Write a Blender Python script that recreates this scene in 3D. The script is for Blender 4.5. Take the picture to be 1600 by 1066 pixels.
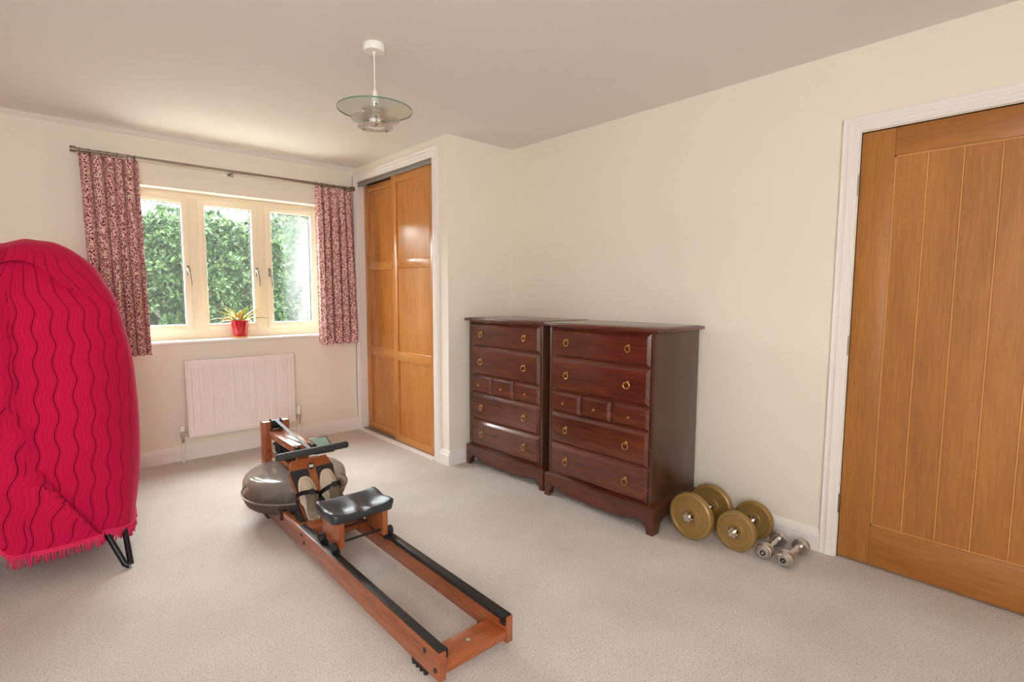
import bpy, bmesh, math, random
import numpy as np
from mathutils import Vector, Matrix
random.seed(7); rng = np.random.default_rng(7)
S = bpy.context.scene
for o in list(bpy.data.objects): bpy.data.objects.remove(o)
C = S.collection
PI = math.pi
# ------------------------------------------------------------------ camera
F_PX, YAW, PITCH, ROLL, CAM_H = 818.425, 42.3196, 5.2092, 0.1976, 1.2639
cd = bpy.data.cameras.new('camera'); cam = bpy.data.objects.new('camera', cd); C.objects.link(cam)
cd.sensor_width = 36.0; cd.lens = F_PX / 1600 * 36.0; cd.clip_start = 0.02
y_, p_, r_ = map(math.radians, (YAW, PITCH, ROLL))
Fw = Vector((math.sin(y_)*math.cos(p_), math.cos(y_)*math.cos(p_), -math.sin(p_)))
Rt = Vector((math.cos(y_), -math.sin(y_), 0)); Up = Rt.cross(Fw)
R2 = Rt*math.cos(r_) + Up*math.sin(r_); U2 = -Rt*math.sin(r_) + Up*math.cos(r_)
cam.matrix_world = Matrix(((R2.x, U2.x, -Fw.x, 0), (R2.y, U2.y, -Fw.y, 0), (R2.z, U2.z, -Fw.z, CAM_H), (0, 0, 0, 1)))
S.camera = cam
# ------------------------------------------------------------------ colour, world, lights
S.view_settings.view_transform = 'Standard'; S.view_settings.look = 'None'
S.view_settings.exposure = 2.0; S.view_settings.gamma = 1.0; S.view_settings.use_curve_mapping = False
W = bpy.data.worlds.new('overcast_sky'); S.world = W; W.use_nodes = True
bg = W.node_tree.nodes['Background']; bg.inputs[0].default_value = (0.95, 0.98, 1.0, 1); bg.inputs[1].default_value = 6.4
def area(name, loc, target, sx, sy, power, col, portal=False):
    l = bpy.data.lights.new(name, 'AREA'); l.shape = 'RECTANGLE'; l.size = sx; l.size_y = sy; l.energy = power; l.color = col
    o = bpy.data.objects.new(name, l); C.objects.link(o); o.location = loc
    o.rotation_euler = (Vector(target)-Vector(loc)).to_track_quat('-Z', 'Y').to_euler()
    if portal: l.cycles.is_portal = True
    return o
area('window_portal', (1.17, 4.83, 1.46), (1.17, 0, 1.46), 1.56, 1.14, 1, (1, 1, 1), True)
area('back_fill_light', (-0.35, -1.06, 1.5), (1.1, 4.0, 1.0), 1.6, 1.3, 28.5, (0.97, 0.985, 1.0))  # added soft fill behind the camera; the back wall has no window
sl = bpy.data.lights.new('hazy_sun', 'SUN'); sl.energy = 3.2; sl.angle = math.radians(48); sl.color = (1.0, 0.98, 0.95)
so_ = bpy.data.objects.new('hazy_sun', sl); C.objects.link(so_); so_.rotation_euler = Vector((-.16, -.56, -.81)).to_track_quat('-Z', 'Y').to_euler()
try:
    S.cycles.use_denoising = True; S.cycles.max_bounces = 14; S.cycles.diffuse_bounces = 8
    S.cycles.transparent_max_bounces = 16; S.cycles.caustics_reflective = False; S.cycles.caustics_refractive = False
except Exception: pass
# ------------------------------------------------------------------ helpers
def lin(r, g=None, b=None):
    f = lambda c: ((c/255)/12.92 if c/255 <= .04045 else ((c/255+.055)/1.055)**2.4)
    return (f(r), f(g), f(b), 1)
def mat(name, col, rough=.5, metal=0, spec=.5, coat=0, **kw):
    m = bpy.data.materials.new(name); m.use_nodes = True
    b = m.node_tree.nodes['Principled BSDF']
    b.inputs['Base Color'].default_value = col; b.inputs['Roughness'].default_value = rough
    b.inputs['Metallic'].default_value = metal; b.inputs['Specular IOR Level'].default_value = spec
    b.inputs['Coat Weight'].default_value = coat; b.inputs['Coat Roughness'].default_value = .12
    return m
def N(m, t, **kw):
    n = m.node_tree.nodes.new(t)
    for k, v in kw.items():
        if k in n.inputs: n.inputs[k].default_value = v
        else: setattr(n, k, v)
    return n
def L(m, a, b): m.node_tree.links.new(a, b)
def bsdf(m): return m.node_tree.nodes['Principled BSDF']
def ramp(m, stops):
    r = N(m, 'ShaderNodeValToRGB'); e = r.color_ramp.elements
    e[0].position, e[0].color = stops[0]; e[1].position, e[1].color = stops[-1]
    for p, c in stops[1:-1]:
        x = e.new(p); x.color = c
    return r
def bump(m, height, strength=.2, dist=.01):
    b = N(m, 'ShaderNodeBump', Strength=strength, Distance=dist)
    L(m, height, b.inputs['Height']); L(m, b.outputs[0], bsdf(m).inputs['Normal']); return b
def coords(m, scale=(1, 1, 1), kind='Object', rot=(0, 0, 0)):
    t = N(m, 'ShaderNodeTexCoord'); mp = N(m, 'ShaderNodeMapping'); mp.inputs['Scale'].default_value = scale
    mp.inputs['Rotation'].default_value = rot
    L(m, t.outputs[kind], mp.inputs['Vector']); return mp.outputs[0]
def mix(c1, c2, t): return tuple(c1[i]*(1-t)+c2[i]*t for i in range(3))+(1,)
def mul(c, k): return (c[0]*k, c[1]*k, c[2]*k, 1)
def paint(name, col, rough, bs=.08, scale=140):
    m = mat(name, col, rough); n = N(m, 'ShaderNodeTexNoise', Scale=scale, Detail=3.0); L(m, coords(m), n.inputs['Vector'])
    bump(m, n.outputs[0], bs, .002); return m
def wood(name, c_dark, c_mid, c_light, axis='Z', rough=.35, coat=0, scale=1.0, figure=6.0, fine=150.0, bs=.05):
    m = mat(name, c_mid, rough, coat=coat)
    k = {'X': (.06, 1, 1), 'Y': (1, .06, 1), 'Z': (1, 1, .06)}[axis]
    a = N(m, 'ShaderNodeTexNoise', Scale=fine*scale, Detail=5.0, Roughness=.6); L(m, coords(m, k), a.inputs['Vector'])
    k2 = {'X': (.14, 1, 1), 'Y': (1, .14, 1), 'Z': (1, 1, .14)}[axis]
    b = N(m, 'ShaderNodeTexNoise', Scale=figure*scale, Detail=2.0, Distortion=.8); L(m, coords(m, k2), b.inputs['Vector'])
    mx = N(m, 'ShaderNodeMix', data_type='FLOAT'); mx.inputs[0].default_value = .45
    L(m, a.outputs[0], mx.inputs[2]); L(m, b.outputs[0], mx.inputs[3])
    r = ramp(m, [(.34, c_dark), (.5, c_mid), (.66, c_light)]); L(m, mx.outputs[0], r.inputs[0])
    L(m, r.outputs[0], bsdf(m).inputs['Base Color']); bump(m, a.outputs[0], bs, .002); return m

def link(name, me, m, parent=None, smooth=40, loc=None, rot=None):
    o = bpy.data.objects.new(name, me); C.objects.link(o)
    if m is not None and not me.materials: me.materials.append(m)
    if parent: o.parent = parent
    if loc: o.location = loc
    if rot: o.rotation_euler = rot
    return o
def obj(name, bm, m, parent=None, smooth=40, loc=None, rot=None, recalc=True):
    if recalc: bmesh.ops.recalc_face_normals(bm, faces=bm.faces[:])
    me = bpy.data.meshes.new(name); bm.to_mesh(me); bm.free()
    if smooth:
        me.polygons.foreach_set('use_smooth', [True]*len(me.polygons)); me.set_sharp_from_angle(angle=math.radians(smooth))
    return link(name, me, m, parent, smooth, loc, rot)
def tag(o, label=None, cat=None, group=None, kind=None):
    if label: o['label'] = label
    if cat: o['category'] = cat
    if group: o['group'] = group
    if kind: o['kind'] = kind
    return o
def empty(name, loc=(0, 0, 0), rotz=0, **kw):
    o = bpy.data.objects.new(name, None); C.objects.link(o); o.location = loc; o.rotation_euler = (0, 0, rotz)
    o.empty_display_size = .05; return tag(o, **kw)
def copy_tree(o, parent=None):
    c = o.copy(); C.objects.link(c)
    if parent: c.parent = parent
    for ch in list(o.children): copy_tree(ch, c)
    return c
def BM(): return bmesh.new()
def box(bm, x0, x1, y0, y1, z0, z1, bev=0, seg=2, M=None):
    vs = [bm.verts.new((x, y, z)) for x in (x0, x1) for y in (y0, y1) for z in (z0, z1)]
    fs = [bm.faces.new([vs[i] for i in q]) for q in ((0, 1, 3, 2), (4, 6, 7, 5), (0, 4, 5, 1), (2, 3, 7, 6), (0, 2, 6, 4), (1, 5, 7, 3))]
    bmesh.ops.recalc_face_normals(bm, faces=fs)
    allv = set(vs)
    if bev > 0:
        ed = list({e for f in fs for e in f.edges})
        r = bmesh.ops.bevel(bm, geom=ed, offset=bev, segments=seg, affect='EDGES', profile=.5)
        allv = {v for f in r['faces'] for v in f.verts} | {v for v in vs if v.is_valid}
    if M is not None: bmesh.ops.transform(bm, matrix=M, verts=list(allv))
    return bm
def bx(*a, **k): return box(BM(), *a, **k)
def frame_of(d):
    d = Vector(d).normalized(); a = Vector((0, 0, 1)) if abs(d.z) < .9 else Vector((1, 0, 0))
    u = a.cross(d).normalized(); return u, d.cross(u), d
def cyl(bm, p0, p1, r0, r1=None, seg=20, caps=True):
    r1 = r0 if r1 is None else r1; p0 = Vector(p0); p1 = Vector(p1); u, v, d = frame_of(p1-p0)
    A = [bm.verts.new(p0+(u*math.cos(2*PI*i/seg)+v*math.sin(2*PI*i/seg))*r0) for i in range(seg)]
    B = [bm.verts.new(p1+(u*math.cos(2*PI*i/seg)+v*math.sin(2*PI*i/seg))*r1) for i in range(seg)]
    for i in range(seg): bm.faces.new((A[i], A[(i+1) % seg], B[(i+1) % seg], B[i]))
    if caps: bm.faces.new(A[::-1]); bm.faces.new(B)
    return bm
def tube(bm, pts, r, seg=10, caps=True):
    pts = [Vector(p) for p in pts]; rs = r if isinstance(r, (list, tuple)) else [r]*len(pts); rings = []
    u = None
    for i, p in enumerate(pts):
        d = (pts[min(i+1, len(pts)-1)]-pts[max(i-1, 0)]).normalized()
        if u is None: u, v, _ = frame_of(d)
        else:
            u = (u-d*u.dot(d)).normalized(); v = d.cross(u)
        rings.append([bm.verts.new(p+(u*math.cos(2*PI*k/seg)+v*math.sin(2*PI*k/seg))*rs[i]) for k in range(seg)])
    for a, b in zip(rings, rings[1:]):
        for k in range(seg): bm.faces.new((a[k], a[(k+1) % seg], b[(k+1) % seg], b[k]))
    if caps: bm.faces.new(rings[0][::-1]); bm.faces.new(rings[-1])
    return bm
def lathe(bm, prof, seg=32, M=None, closed=False):
    vs = []; rings = []
    for r, z in prof:
        if r < 1e-6: rings.append([bm.verts.new((0, 0, z))])
        else: rings.append([bm.verts.new((r*math.cos(2*PI*k/seg), r*math.sin(2*PI*k/seg), z)) for k in range(seg)])
        vs += rings[-1]
    pairs = list(zip(rings, rings[1:]))
    if closed: pairs.append((rings[-1], rings[0]))
    for a, b in pairs:
        for k in range(seg):
            k2 = (k+1) % seg
            if len(a) == 1 and len(b) == 1: continue
            if len(a) == 1: bm.faces.new((a[0], b[k2], b[k]))
            elif len(b) == 1: bm.faces.new((a[k], a[k2], b[0]))
            else: bm.faces.new((a[k], a[k2], b[k2], b[k]))
    if M is not None: bmesh.ops.transform(bm, matrix=M, verts=vs)
    return bm
def torus(bm, R, r, M=None, seg=24, s2=8):
    return lathe(bm, [(R+r*math.cos(2*PI*i/s2), r*math.sin(2*PI*i/s2)) for i in range(s2)], seg, M, closed=True)
def prism(bm, poly, f0, f1):
    """poly: list of 2-D points; f0/f1 map (a,b) to 3-D for the two faces"""
    A = [bm.verts.new(f0(*p)) for p in poly]; B = [bm.verts.new(f1(*p)) for p in poly]; n = len(poly)
    bm.faces.new(A); bm.faces.new(B[::-1])
    for i in range(n): bm.faces.new((A[i], B[i], B[(i+1) % n], A[(i+1) % n]))
    return bm
def frustum(bm, y0, y1, z0, z1, x_back, x_edge, x_front, inset):
    """drawer front facing -X with a bevelled border"""
    rings = []
    for x, i in ((x_back, 0), (x_edge, 0), (x_front+.003, inset*.85), (x_front, inset)):
        rings.append([bm.verts.new((x, a, b)) for a, b in ((y0+i, z0+i), (y1-i, z0+i), (y1-i, z1-i), (y0+i, z1-i))])
    for a, b in zip(rings, rings[1:]):
        for k in range(4): bm.faces.new((a[k], a[(k+1) % 4], b[(k+1) % 4], b[k]))
    bm.faces.new(rings[0]); bm.faces.new(rings[-1]); return bm
T = Matrix.Translation
def RX(a): return Matrix.Rotation(a, 4, 'X')
def RY(a): return Matrix.Rotation(a, 4, 'Y')
def RZ(a): return Matrix.Rotation(a, 4, 'Z')
# ------------------------------------------------------------------ materials
M = {}
M['wall'] = paint('cream_wall_paint', lin(236, 230, 217), .75)
M['ceil'] = paint('ceiling_paint', lin(229, 225, 221), .8)
M['trim'] = paint('white_trim_gloss', lin(236, 232, 230), .35, .02)
M['winframe'] = paint('cream_window_frame', lin(240, 230, 205), .35, .03)
M['sill'] = paint('white_sill', lin(240, 238, 234), .35, .02)
M['rad'] = paint('radiator_enamel', lin(238, 230, 226), .4, .02)
M['white'] = mat('white_plastic', lin(238, 236, 232), .4)
M['steel'] = mat('brushed_steel', lin(150, 140, 128), .35, 1)
M['chrome'] = mat('chrome', lin(215, 210, 205), .12, 1)
M['darkchrome'] = mat('worn_chrome', lin(205, 201, 196), .24, 1)
M['brass'] = mat('brass', lin(214, 170, 96), .25, 1)
M['black'] = mat('black_plastic', lin(26, 26, 28), .4)
M['rubber'] = mat('black_rubber', lin(30, 29, 30), .65)
M['grey'] = mat('grey_aluminium', lin(138, 136, 134), .45, .3)
M['dark'] = mat('dark_void', lin(40, 34, 28), .9)
M['oak'] = wood('oak_door_veneer', lin(152, 97, 44), lin(168, 110, 52), lin(182, 123, 61), 'Z', .38, bs=.06)
M['oak_h'] = wood('oak_door_veneer_horizontal', lin(146, 92, 40), lin(164, 107, 50), lin(180, 122, 62), 'Y', .38, bs=.06)
M['oak_light'] = wood('oak_groove', lin(196, 140, 76), lin(204, 148, 84), lin(210, 156, 92), 'Z', .45)
M['oak_w'] = wood('oak_wardrobe_veneer', lin(172, 110, 48), lin(192, 126, 58), lin(204, 140, 70), 'Z', .24, coat=.15, figure=9, bs=.02)
M['oak_wh'] = wood('oak_wardrobe_veneer_horizontal', lin(176, 114, 52), lin(194, 130, 64), lin(206, 144, 76), 'Y', .22, figure=9, bs=.03)
M['cherry'] = wood('stained_rower_wood', lin(122, 60, 30), lin(150, 80, 42), lin(168, 96, 52), 'Y', .22, coat=.5, figure=7)
M['cherry_z'] = wood('stained_rower_wood_upright', lin(126, 64, 32), lin(154, 84, 44), lin(172, 98, 54), 'Z', .3, coat=.25, figure=7)
M['cherry_x'] = wood('stained_rower_wood_cross', lin(126, 64, 32), lin(156, 84, 44), lin(174, 98, 54), 'X', .3, coat=.25, figure=7)
M['mahog'] = wood('mahogany_front', lin(64, 26, 15), lin(88, 38, 22), lin(108, 52, 30), 'Y', .24, coat=.5, figure=10, fine=90)
M['mahog_z'] = wood('mahogany_side', lin(62, 36, 26), lin(74, 44, 32), lin(84, 52, 38), 'Z', .32, coat=.3, figure=8, fine=60)
M['gold'] = mat('gold_plastic', lin(152, 122, 68), .40, .25)
M['potred'] = mat('red_glazed_pot', lin(196, 10, 36), .12, coat=.6)
M['terracotta'] = mat('ochre_saucer', lin(222, 168, 90), .5)
M['soil'] = mat('potting_soil', lin(70, 52, 36), .95)
M['frame_black'] = mat('black_tube', lin(24, 22, 30), .3, .2)
# carpet
m = M['carpet'] = mat('beige_carpet', lin(208, 190, 172), .95, spec=.15)
n1 = N(m, 'ShaderNodeTexNoise', Scale=165.0, Detail=4.0, Roughness=.75); L(m, coords(m), n1.inputs['Vector'])
n2 = N(m, 'ShaderNodeTexNoise', Scale=2.2, Detail=3.0); L(m, coords(m), n2.inputs['Vector'])
r1 = ramp(m, [(.32, lin(150, 138, 128)), (.46, lin(228, 221, 215)), (.7, lin(244, 239, 234))]); L(m, n1.outputs[0], r1.inputs[0])
r2 = ramp(m, [(.3, (.86, .84, .82, 1)), (.7, (1, 1, 1, 1))]); L(m, n2.outputs[0], r2.inputs[0])
mm = N(m, 'ShaderNodeMix', data_type='RGBA', blend_type='MULTIPLY'); mm.inputs[0].default_value = 1
L(m, r1.outputs[0], mm.inputs[6]); L(m, r2.outputs[0], mm.inputs[7]); L(m, mm.outputs[2], bsdf(m).inputs['Base Color'])
bump(m, n1.outputs[0], .7, .012)
# glass
def glass(name, tint, haze=None, rough=0.0, mixf=.9):
    m = bpy.data.materials.new(name); m.use_nodes = True; nt = m.node_tree; nt.nodes.clear()
    out = nt.nodes.new('ShaderNodeOutputMaterial'); tr = nt.nodes.new('ShaderNodeBsdfTransparent'); gl = nt.nodes.new('ShaderNodeBsdfGlossy')
    tr.inputs[0].default_value = tint; gl.inputs['Roughness'].default_value = .02
    lw = nt.nodes.new('ShaderNodeLayerWeight'); lw.inputs[0].default_value = .5
    pw_ = nt.nodes.new('ShaderNodeMath'); pw_.operation = 'POWER'; L(m, lw.outputs['Facing'], pw_.inputs[0]); pw_.inputs[1].default_value = 4.5
    fr = nt.nodes.new('ShaderNodeMath'); fr.operation = 'MULTIPLY_ADD'; L(m, pw_.outputs[0], fr.inputs[0]); fr.inputs[1].default_value = .5; fr.inputs[2].default_value = .03
    mx = nt.nodes.new('ShaderNodeMixShader'); L(m, fr.outputs[0], mx.inputs[0]); L(m, tr.outputs[0], mx.inputs[1]); L(m, gl.outputs[0], mx.inputs[2])
    last = mx
    if haze is not None:
        tl = nt.nodes.new('ShaderNodeBsdfTranslucent'); tl.inputs[0].default_value = (.95, .97, 1, 1)
        m2 = nt.nodes.new('ShaderNodeMixShader')
        if isinstance(haze, float): m2.inputs[0].default_value = haze
        else: haze(m, m2.inputs[0])
        L(m, mx.outputs[0], m2.inputs[1]); L(m, tl.outputs[0], m2.inputs[2]); last = m2
    L(m, last.outputs[0], out.inputs[0]); return m
M['glass'] = glass('window_glass', (.96, .98, .97, 1), .004)
def misted(m, sock):
    n = N(m, 'ShaderNodeTexNoise', Scale=4.0, Detail=5.0, Distortion=.6); L(m, coords(m, (1.6, 1, .5)), n.inputs['Vector'])
    t = N(m, 'ShaderNodeTexCoord'); sx = N(m, 'ShaderNodeSeparateXYZ'); L(m, t.outputs['Object'], sx.inputs[0])
    g = N(m, 'ShaderNodeMapRange'); g.inputs['From Min'].default_value = 1.52; g.inputs['From Max'].default_value = 1.80; L(m, sx.outputs[0], g.inputs[0])
    a = N(m, 'ShaderNodeMath', operation='MULTIPLY'); L(m, n.outputs[0], a.inputs[0]); L(m, g.outputs[0], a.inputs[1])
    r = ramp(m, [(.08, (.003, .003, .003, 1)), (.45, (.035, .035, .035, 1))]); L(m, a.outputs[0], r.inputs[0]); L(m, r.outputs[0], sock)
M['misted'] = glass('misted_window_glass', (.95, .98, .97, 1), misted)
M['lampglass'] = glass('clear_lamp_glass', (.90, .95, .92, 1), .05)
M['edgeglass'] = mat('green_glass_edge', lin(90, 130, 112), .1)
M['frost'] = glass('frosted_lamp_glass', (.985, .97, .945, 1), .26)
M['tank'] = None
# ------------------------------------------------------------------ room numbers
XR, YF, XW, YA, H = 2.8045, 4.5174, 2.191, 3.086, 2.3674
XL, YB = -1.3, -1.1
WX0, WX1, WZ0, WZ1 = .425, 1.925, .900, 2.016      # window opening
D0, D1, DZ = -.097, .741, 1.989                     # door opening (y range, top)
K0, K1, KZ = 3.265, 4.466, 2.2405                   # wardrobe opening
def struct(name, bm, m, parent=None, **k):
    o = obj(name, bm, m, parent, **k); o['kind'] = 'structure'; return o
struct('floor', bx(XL-.1, XR+.7, YB-.1, YF+.02, -.05, 0), M['carpet'], smooth=0)
struct('ceiling', bx(XL-.1, XR+.2, YB-.1, YF+.3, H, H+.1), M['ceil'], smooth=0)
b = BM()   # far wall with the window opening
box(b, XL-.1, WX0, YF, YF+.3, 0, H); box(b, WX1, XR+.1, YF, YF+.3, 0, H)
box(b, WX0, WX1, YF, YF+.3, 0, WZ0-.022); box(b, WX0, WX1, YF, YF+.3, WZ1, H)
struct('wall_far', b, M['wall'], smooth=0)
b = BM()   # right wall with the door opening
box(b, XR, XR+.12, D1, YF, 0, H); box(b, XR, XR+.12, YB-.1, D0, 0, H); box(b, XR, XR+.12, D0, D1, DZ, H)
struct('wall_right', b, M['wall'], smooth=0)
b = BM()   # wall around the built-in wardrobe
box(b, XW, XW+.12, YA, K0, 0, H); box(b, XW, XW+.12, K1, YF, 0, H); box(b, XW, XW+.12, K0, K1, KZ, H)
struct('wall_wardrobe', b, M['wall'], smooth=0)
struct('wall_alcove', bx(XW+.12, XR, YA, YA+.1, 0, H), M['wall'], smooth=0)
b = bx(XL-.1, XL, YB-.1, YF, 0, H)
struct('wall_left', b, M['wall'], smooth=0)
b = bx(XL, XR, YB-.1, YB, 0, H)
struct('wall_back', b, M['wall'], smooth=0)
# baseboards: (d = out of wall, z)
BP = [(0, 0), (.018, 0), (.018, .078), (.0155, .081), (.0155, .084), (.014, .09), (.010, .098), (.007, .106), (.004, .111), (0, .111)]
def base(name, p0, p1, nrm):
    b = BM(); p0 = Vector(p0); p1 = Vector(p1); n = Vector(nrm)
    A = [b.verts.new(p0+n*d+Vector((0, 0, z))) for d, z in BP]; B = [b.verts.new(p1+n*d+Vector((0, 0, z))) for d, z in BP]
    for i in range(len(BP)): j = (i+1) % len(BP); b.faces.new((A[i], A[j], B[j], B[i]))
    b.faces.new(A); b.faces.new(B[::-1])
    return struct(name, b, M['trim'], smooth=25)
base('baseboard_far', (XL, YF, 0), (XW-.012, YF, 0), (0, -1, 0))
base('baseboard_wardrobe', (XW, YA-.018, 0), (XW, K0-.07, 0), (-1, 0, 0))
base('baseboard_alcove', (XW, YA, 0), (XR, YA, 0), (0, -1, 0))
base('baseboard_right', (XR, .811, 0), (XR, YA-.018, 0), (-1, 0, 0))
base('baseboard_left', (XL, YB, 0), (XL, YF-.018, 0), (1, 0, 0))
base('baseboard_back', (XL+.018, YB, 0), (XR, YB, 0), (0, 1, 0))
# door casings, mitred
CP = [(0, 0), (0, .010), (.004, .013), (.012, .013), (.014, .016), (.030, .016), (.034, .020), (.042, .021), (.046, .018), (.058, .017), (.064, .021), (.069, .019), (.070, 0)]
def casing(name, X, y0, y1, z1, clip=None):
    b = BM(); st = []
    for d, p in CP:
        yb = y1+d if clip is None else min(y1+d, clip)
        st.append([b.verts.new(q) for q in ((X-p, y0-d, 0), (X-p, y0-d, z1+d), (X-p, yb, z1+d), (X-p, yb, 0))])
    n = len(CP)
    for i in range(n):
        j = (i+1) % n
        for k in range(3): b.faces.new((st[i][k], st[i][k+1], st[j][k+1], st[j][k]))
    b.faces.new([s[0] for s in st]); b.faces.new([s[3] for s in st][::-1])
    return struct(name, b, M['trim'], smooth=25)
casing('trim_1', XR, D0-.003, D1+.003, DZ+.003)
casing('trim_2', XW, K0, K1, KZ, YF-.001)
b = BM()   # small cove along the far wall
pts = [(0, 0), (.028, 0), (.026, -.006), (.018, -.012), (.012, -.018), (.006, -.026), (0, -.028)]
A = [b.verts.new((XL, YF-d, H+z)) for d, z in pts]; B = [b.verts.new((XW-.001, YF-d, H+z)) for d, z in pts]
for i in range(len(pts)): j = (i+1) % len(pts); b.faces.new((A[i], A[j], B[j], B[i]))
b.faces.new(A); b.faces.new(B[::-1]); struct('trim_3', b, M['ceil'], smooth=60)
# wardrobe jamb lining, threshold, interior
b = BM(); box(b, XW+.001, XW+.13, K1-.002, K1+.02, 0, KZ); box(b, XW+.001, XW+.13, K0-.02, K0+.002, 0, KZ); box(b, XW+.03, XW+.13, K0, K1, KZ-.004, KZ+.02)
struct('trim_4', b, M['trim'], smooth=0)
struct('trim_5', bx(XW-.035, XW+.12, K0-.002, K1+.03, 0, .012, bev=.004), M['trim'])
struct('wall_closet', bx(XW+.56, XW+.58, YA+.1, YF, 0, H), M['dark'], smooth=0)
# ------------------------------------------------------------------ wardrobe sliding doors
def slide(name, xf, y0, y1, z0, z1, label):
    e = empty(name, (xf, 0, 0), kind='structure', label=label)
    st = .075; th = .03
    obj('stile', bx(0, th, y0, y0+st, z0, z1, bev=.002), M['oak_w'], e); obj('stile', bx(0, th, y1-st, y1, z0, z1, bev=.002), M['oak_w'], e)
    zr = [(z0, z0+.058), (.703, .783), (1.461, 1.533), (z1-.06, z1)]
    for a, c in zr: obj('rail', bx(.001, th-.001, y0+st+.0005, y1-st-.0005, a, c, bev=.002), M['oak_wh'], e)
    for (a, c), (a2, c2) in zip(zr, zr[1:]): obj('panel', bx(.012, .02, y0+st-.004, y1-st+.004, c-.004, a2+.004), M['oak_w'], e)
    return e
slide('door_2', XW+.018, K0+.004, 3.904, .016, 2.208, 'front sliding oak wardrobe door on the right')
slide('door_3', XW+.062, 3.84, K1-.003, .016, 2.208, 'rear sliding oak wardrobe door on the left')
b = BM(); box(b, XW+.004, XW+.016, K0+.003, K1-.003, KZ-.036, KZ-.004, bev=.0015); box(b, XW+.016, XW+.11, K0+.003, K1-.003, KZ-.012, KZ-.004)
t = struct('trim_6', b, M['grey'])
struct('trim_7', bx(XW+.012, XW+.115, K0+.003, K1-.003, .0121, .0155), M['grey'], smooth=0)
# ------------------------------------------------------------------ oak room door
e = empty('door_1', (XR, 0, 0), kind='structure', label='oak plank door on the right with a white casing')
x0, x1 = .002, .042; zb = .010
ST = .125
obj('stile', bx(x0, x1, D1-.003-ST, D1-.003, zb, DZ-.004, bev=.0015), M['oak'], e)
obj('stile', bx(x0, x1, D0+.003, D0+.003+ST, zb, DZ-.004, bev=.0015), M['oak'], e)
ya, yb = D0+.003+ST, D1-.003-ST
obj('rail', bx(x0+.0006, x1, ya+.0004, yb-.0004, zb, .197, bev=.0012), M['oak_h'], e); obj('rail', bx(x0+.0006, x1, ya+.0004, yb-.0004, 1.867, DZ-.004, bev=.0012), M['oak_h'], e)
pw = (yb-ya)/5
obj('groove_backing', bx(.0122, .03, ya, yb, .19, 1.87), M['oak_light'], e)
for k in range(5):
    a, c = ya+k*pw+(.0035 if k else .006), ya+(k+1)*pw-(.0035 if k < 4 else .006)
    b = BM(); poly = [(.016, a-.001), (.0118, a-.001), (.0095, a+.001), (.0095, c-.001), (.0118, c+.001), (.016, c+.001)]
    prism(b, poly, lambda x, y: (x, y, .203), lambda x, y: (x, y, 1.861)); obj('plank', b, M['oak'], e, smooth=0)
b = BM()   # bead round the panel
for q in ((.010, .016, yb-.006, yb, .197, 1.867), (.010, .016, ya, ya+.006, .197, 1.867), (.010, .016, ya, yb, .197, .203), (.010, .016, ya, yb, 1.861, 1.867)): box(b, *q)
obj('bead', b, M['oak_light'], e, smooth=0)
for z in (1.757, 1.026, .267):
    b = BM()
    for i in range(5): cyl(b, (-.006, D1+.0005, z-.045+i*.0182), (-.006, D1+.0005, z-.045+i*.0182+.017), .0055, seg=12)
    box(b, -.003, .001, D1-.004, D1+.003, z-.044, z+.044)
    obj('hinge', b, M['steel'], e)
h = BM(); cyl(h, (-.008, D0+.06, 1.0), (.0, D0+.06, 1.0), .025); tube(h, [(-.006, D0+.06, 1.0), (-.045, D0+.06, 1.0), (-.052, D0+.07, 1.0), (-.052, D0+.17, 1.0)], .009, 12)
obj('door_handle', h, M['chrome'], e)
# door frame lining behind
b = BM(); box(b, XR+.0005, XR+.12, D1, D1+.02, 0, DZ); box(b, XR+.0005, XR+.12, D0-.02, D0, 0, DZ); box(b, XR+.0005, XR+.12, D0, D1, DZ, DZ+.02); box(b, XR+.043, XR+.06, D0, D1, 0, DZ-.001)
struct('trim_8', b, M['trim'], smooth=0)
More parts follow.
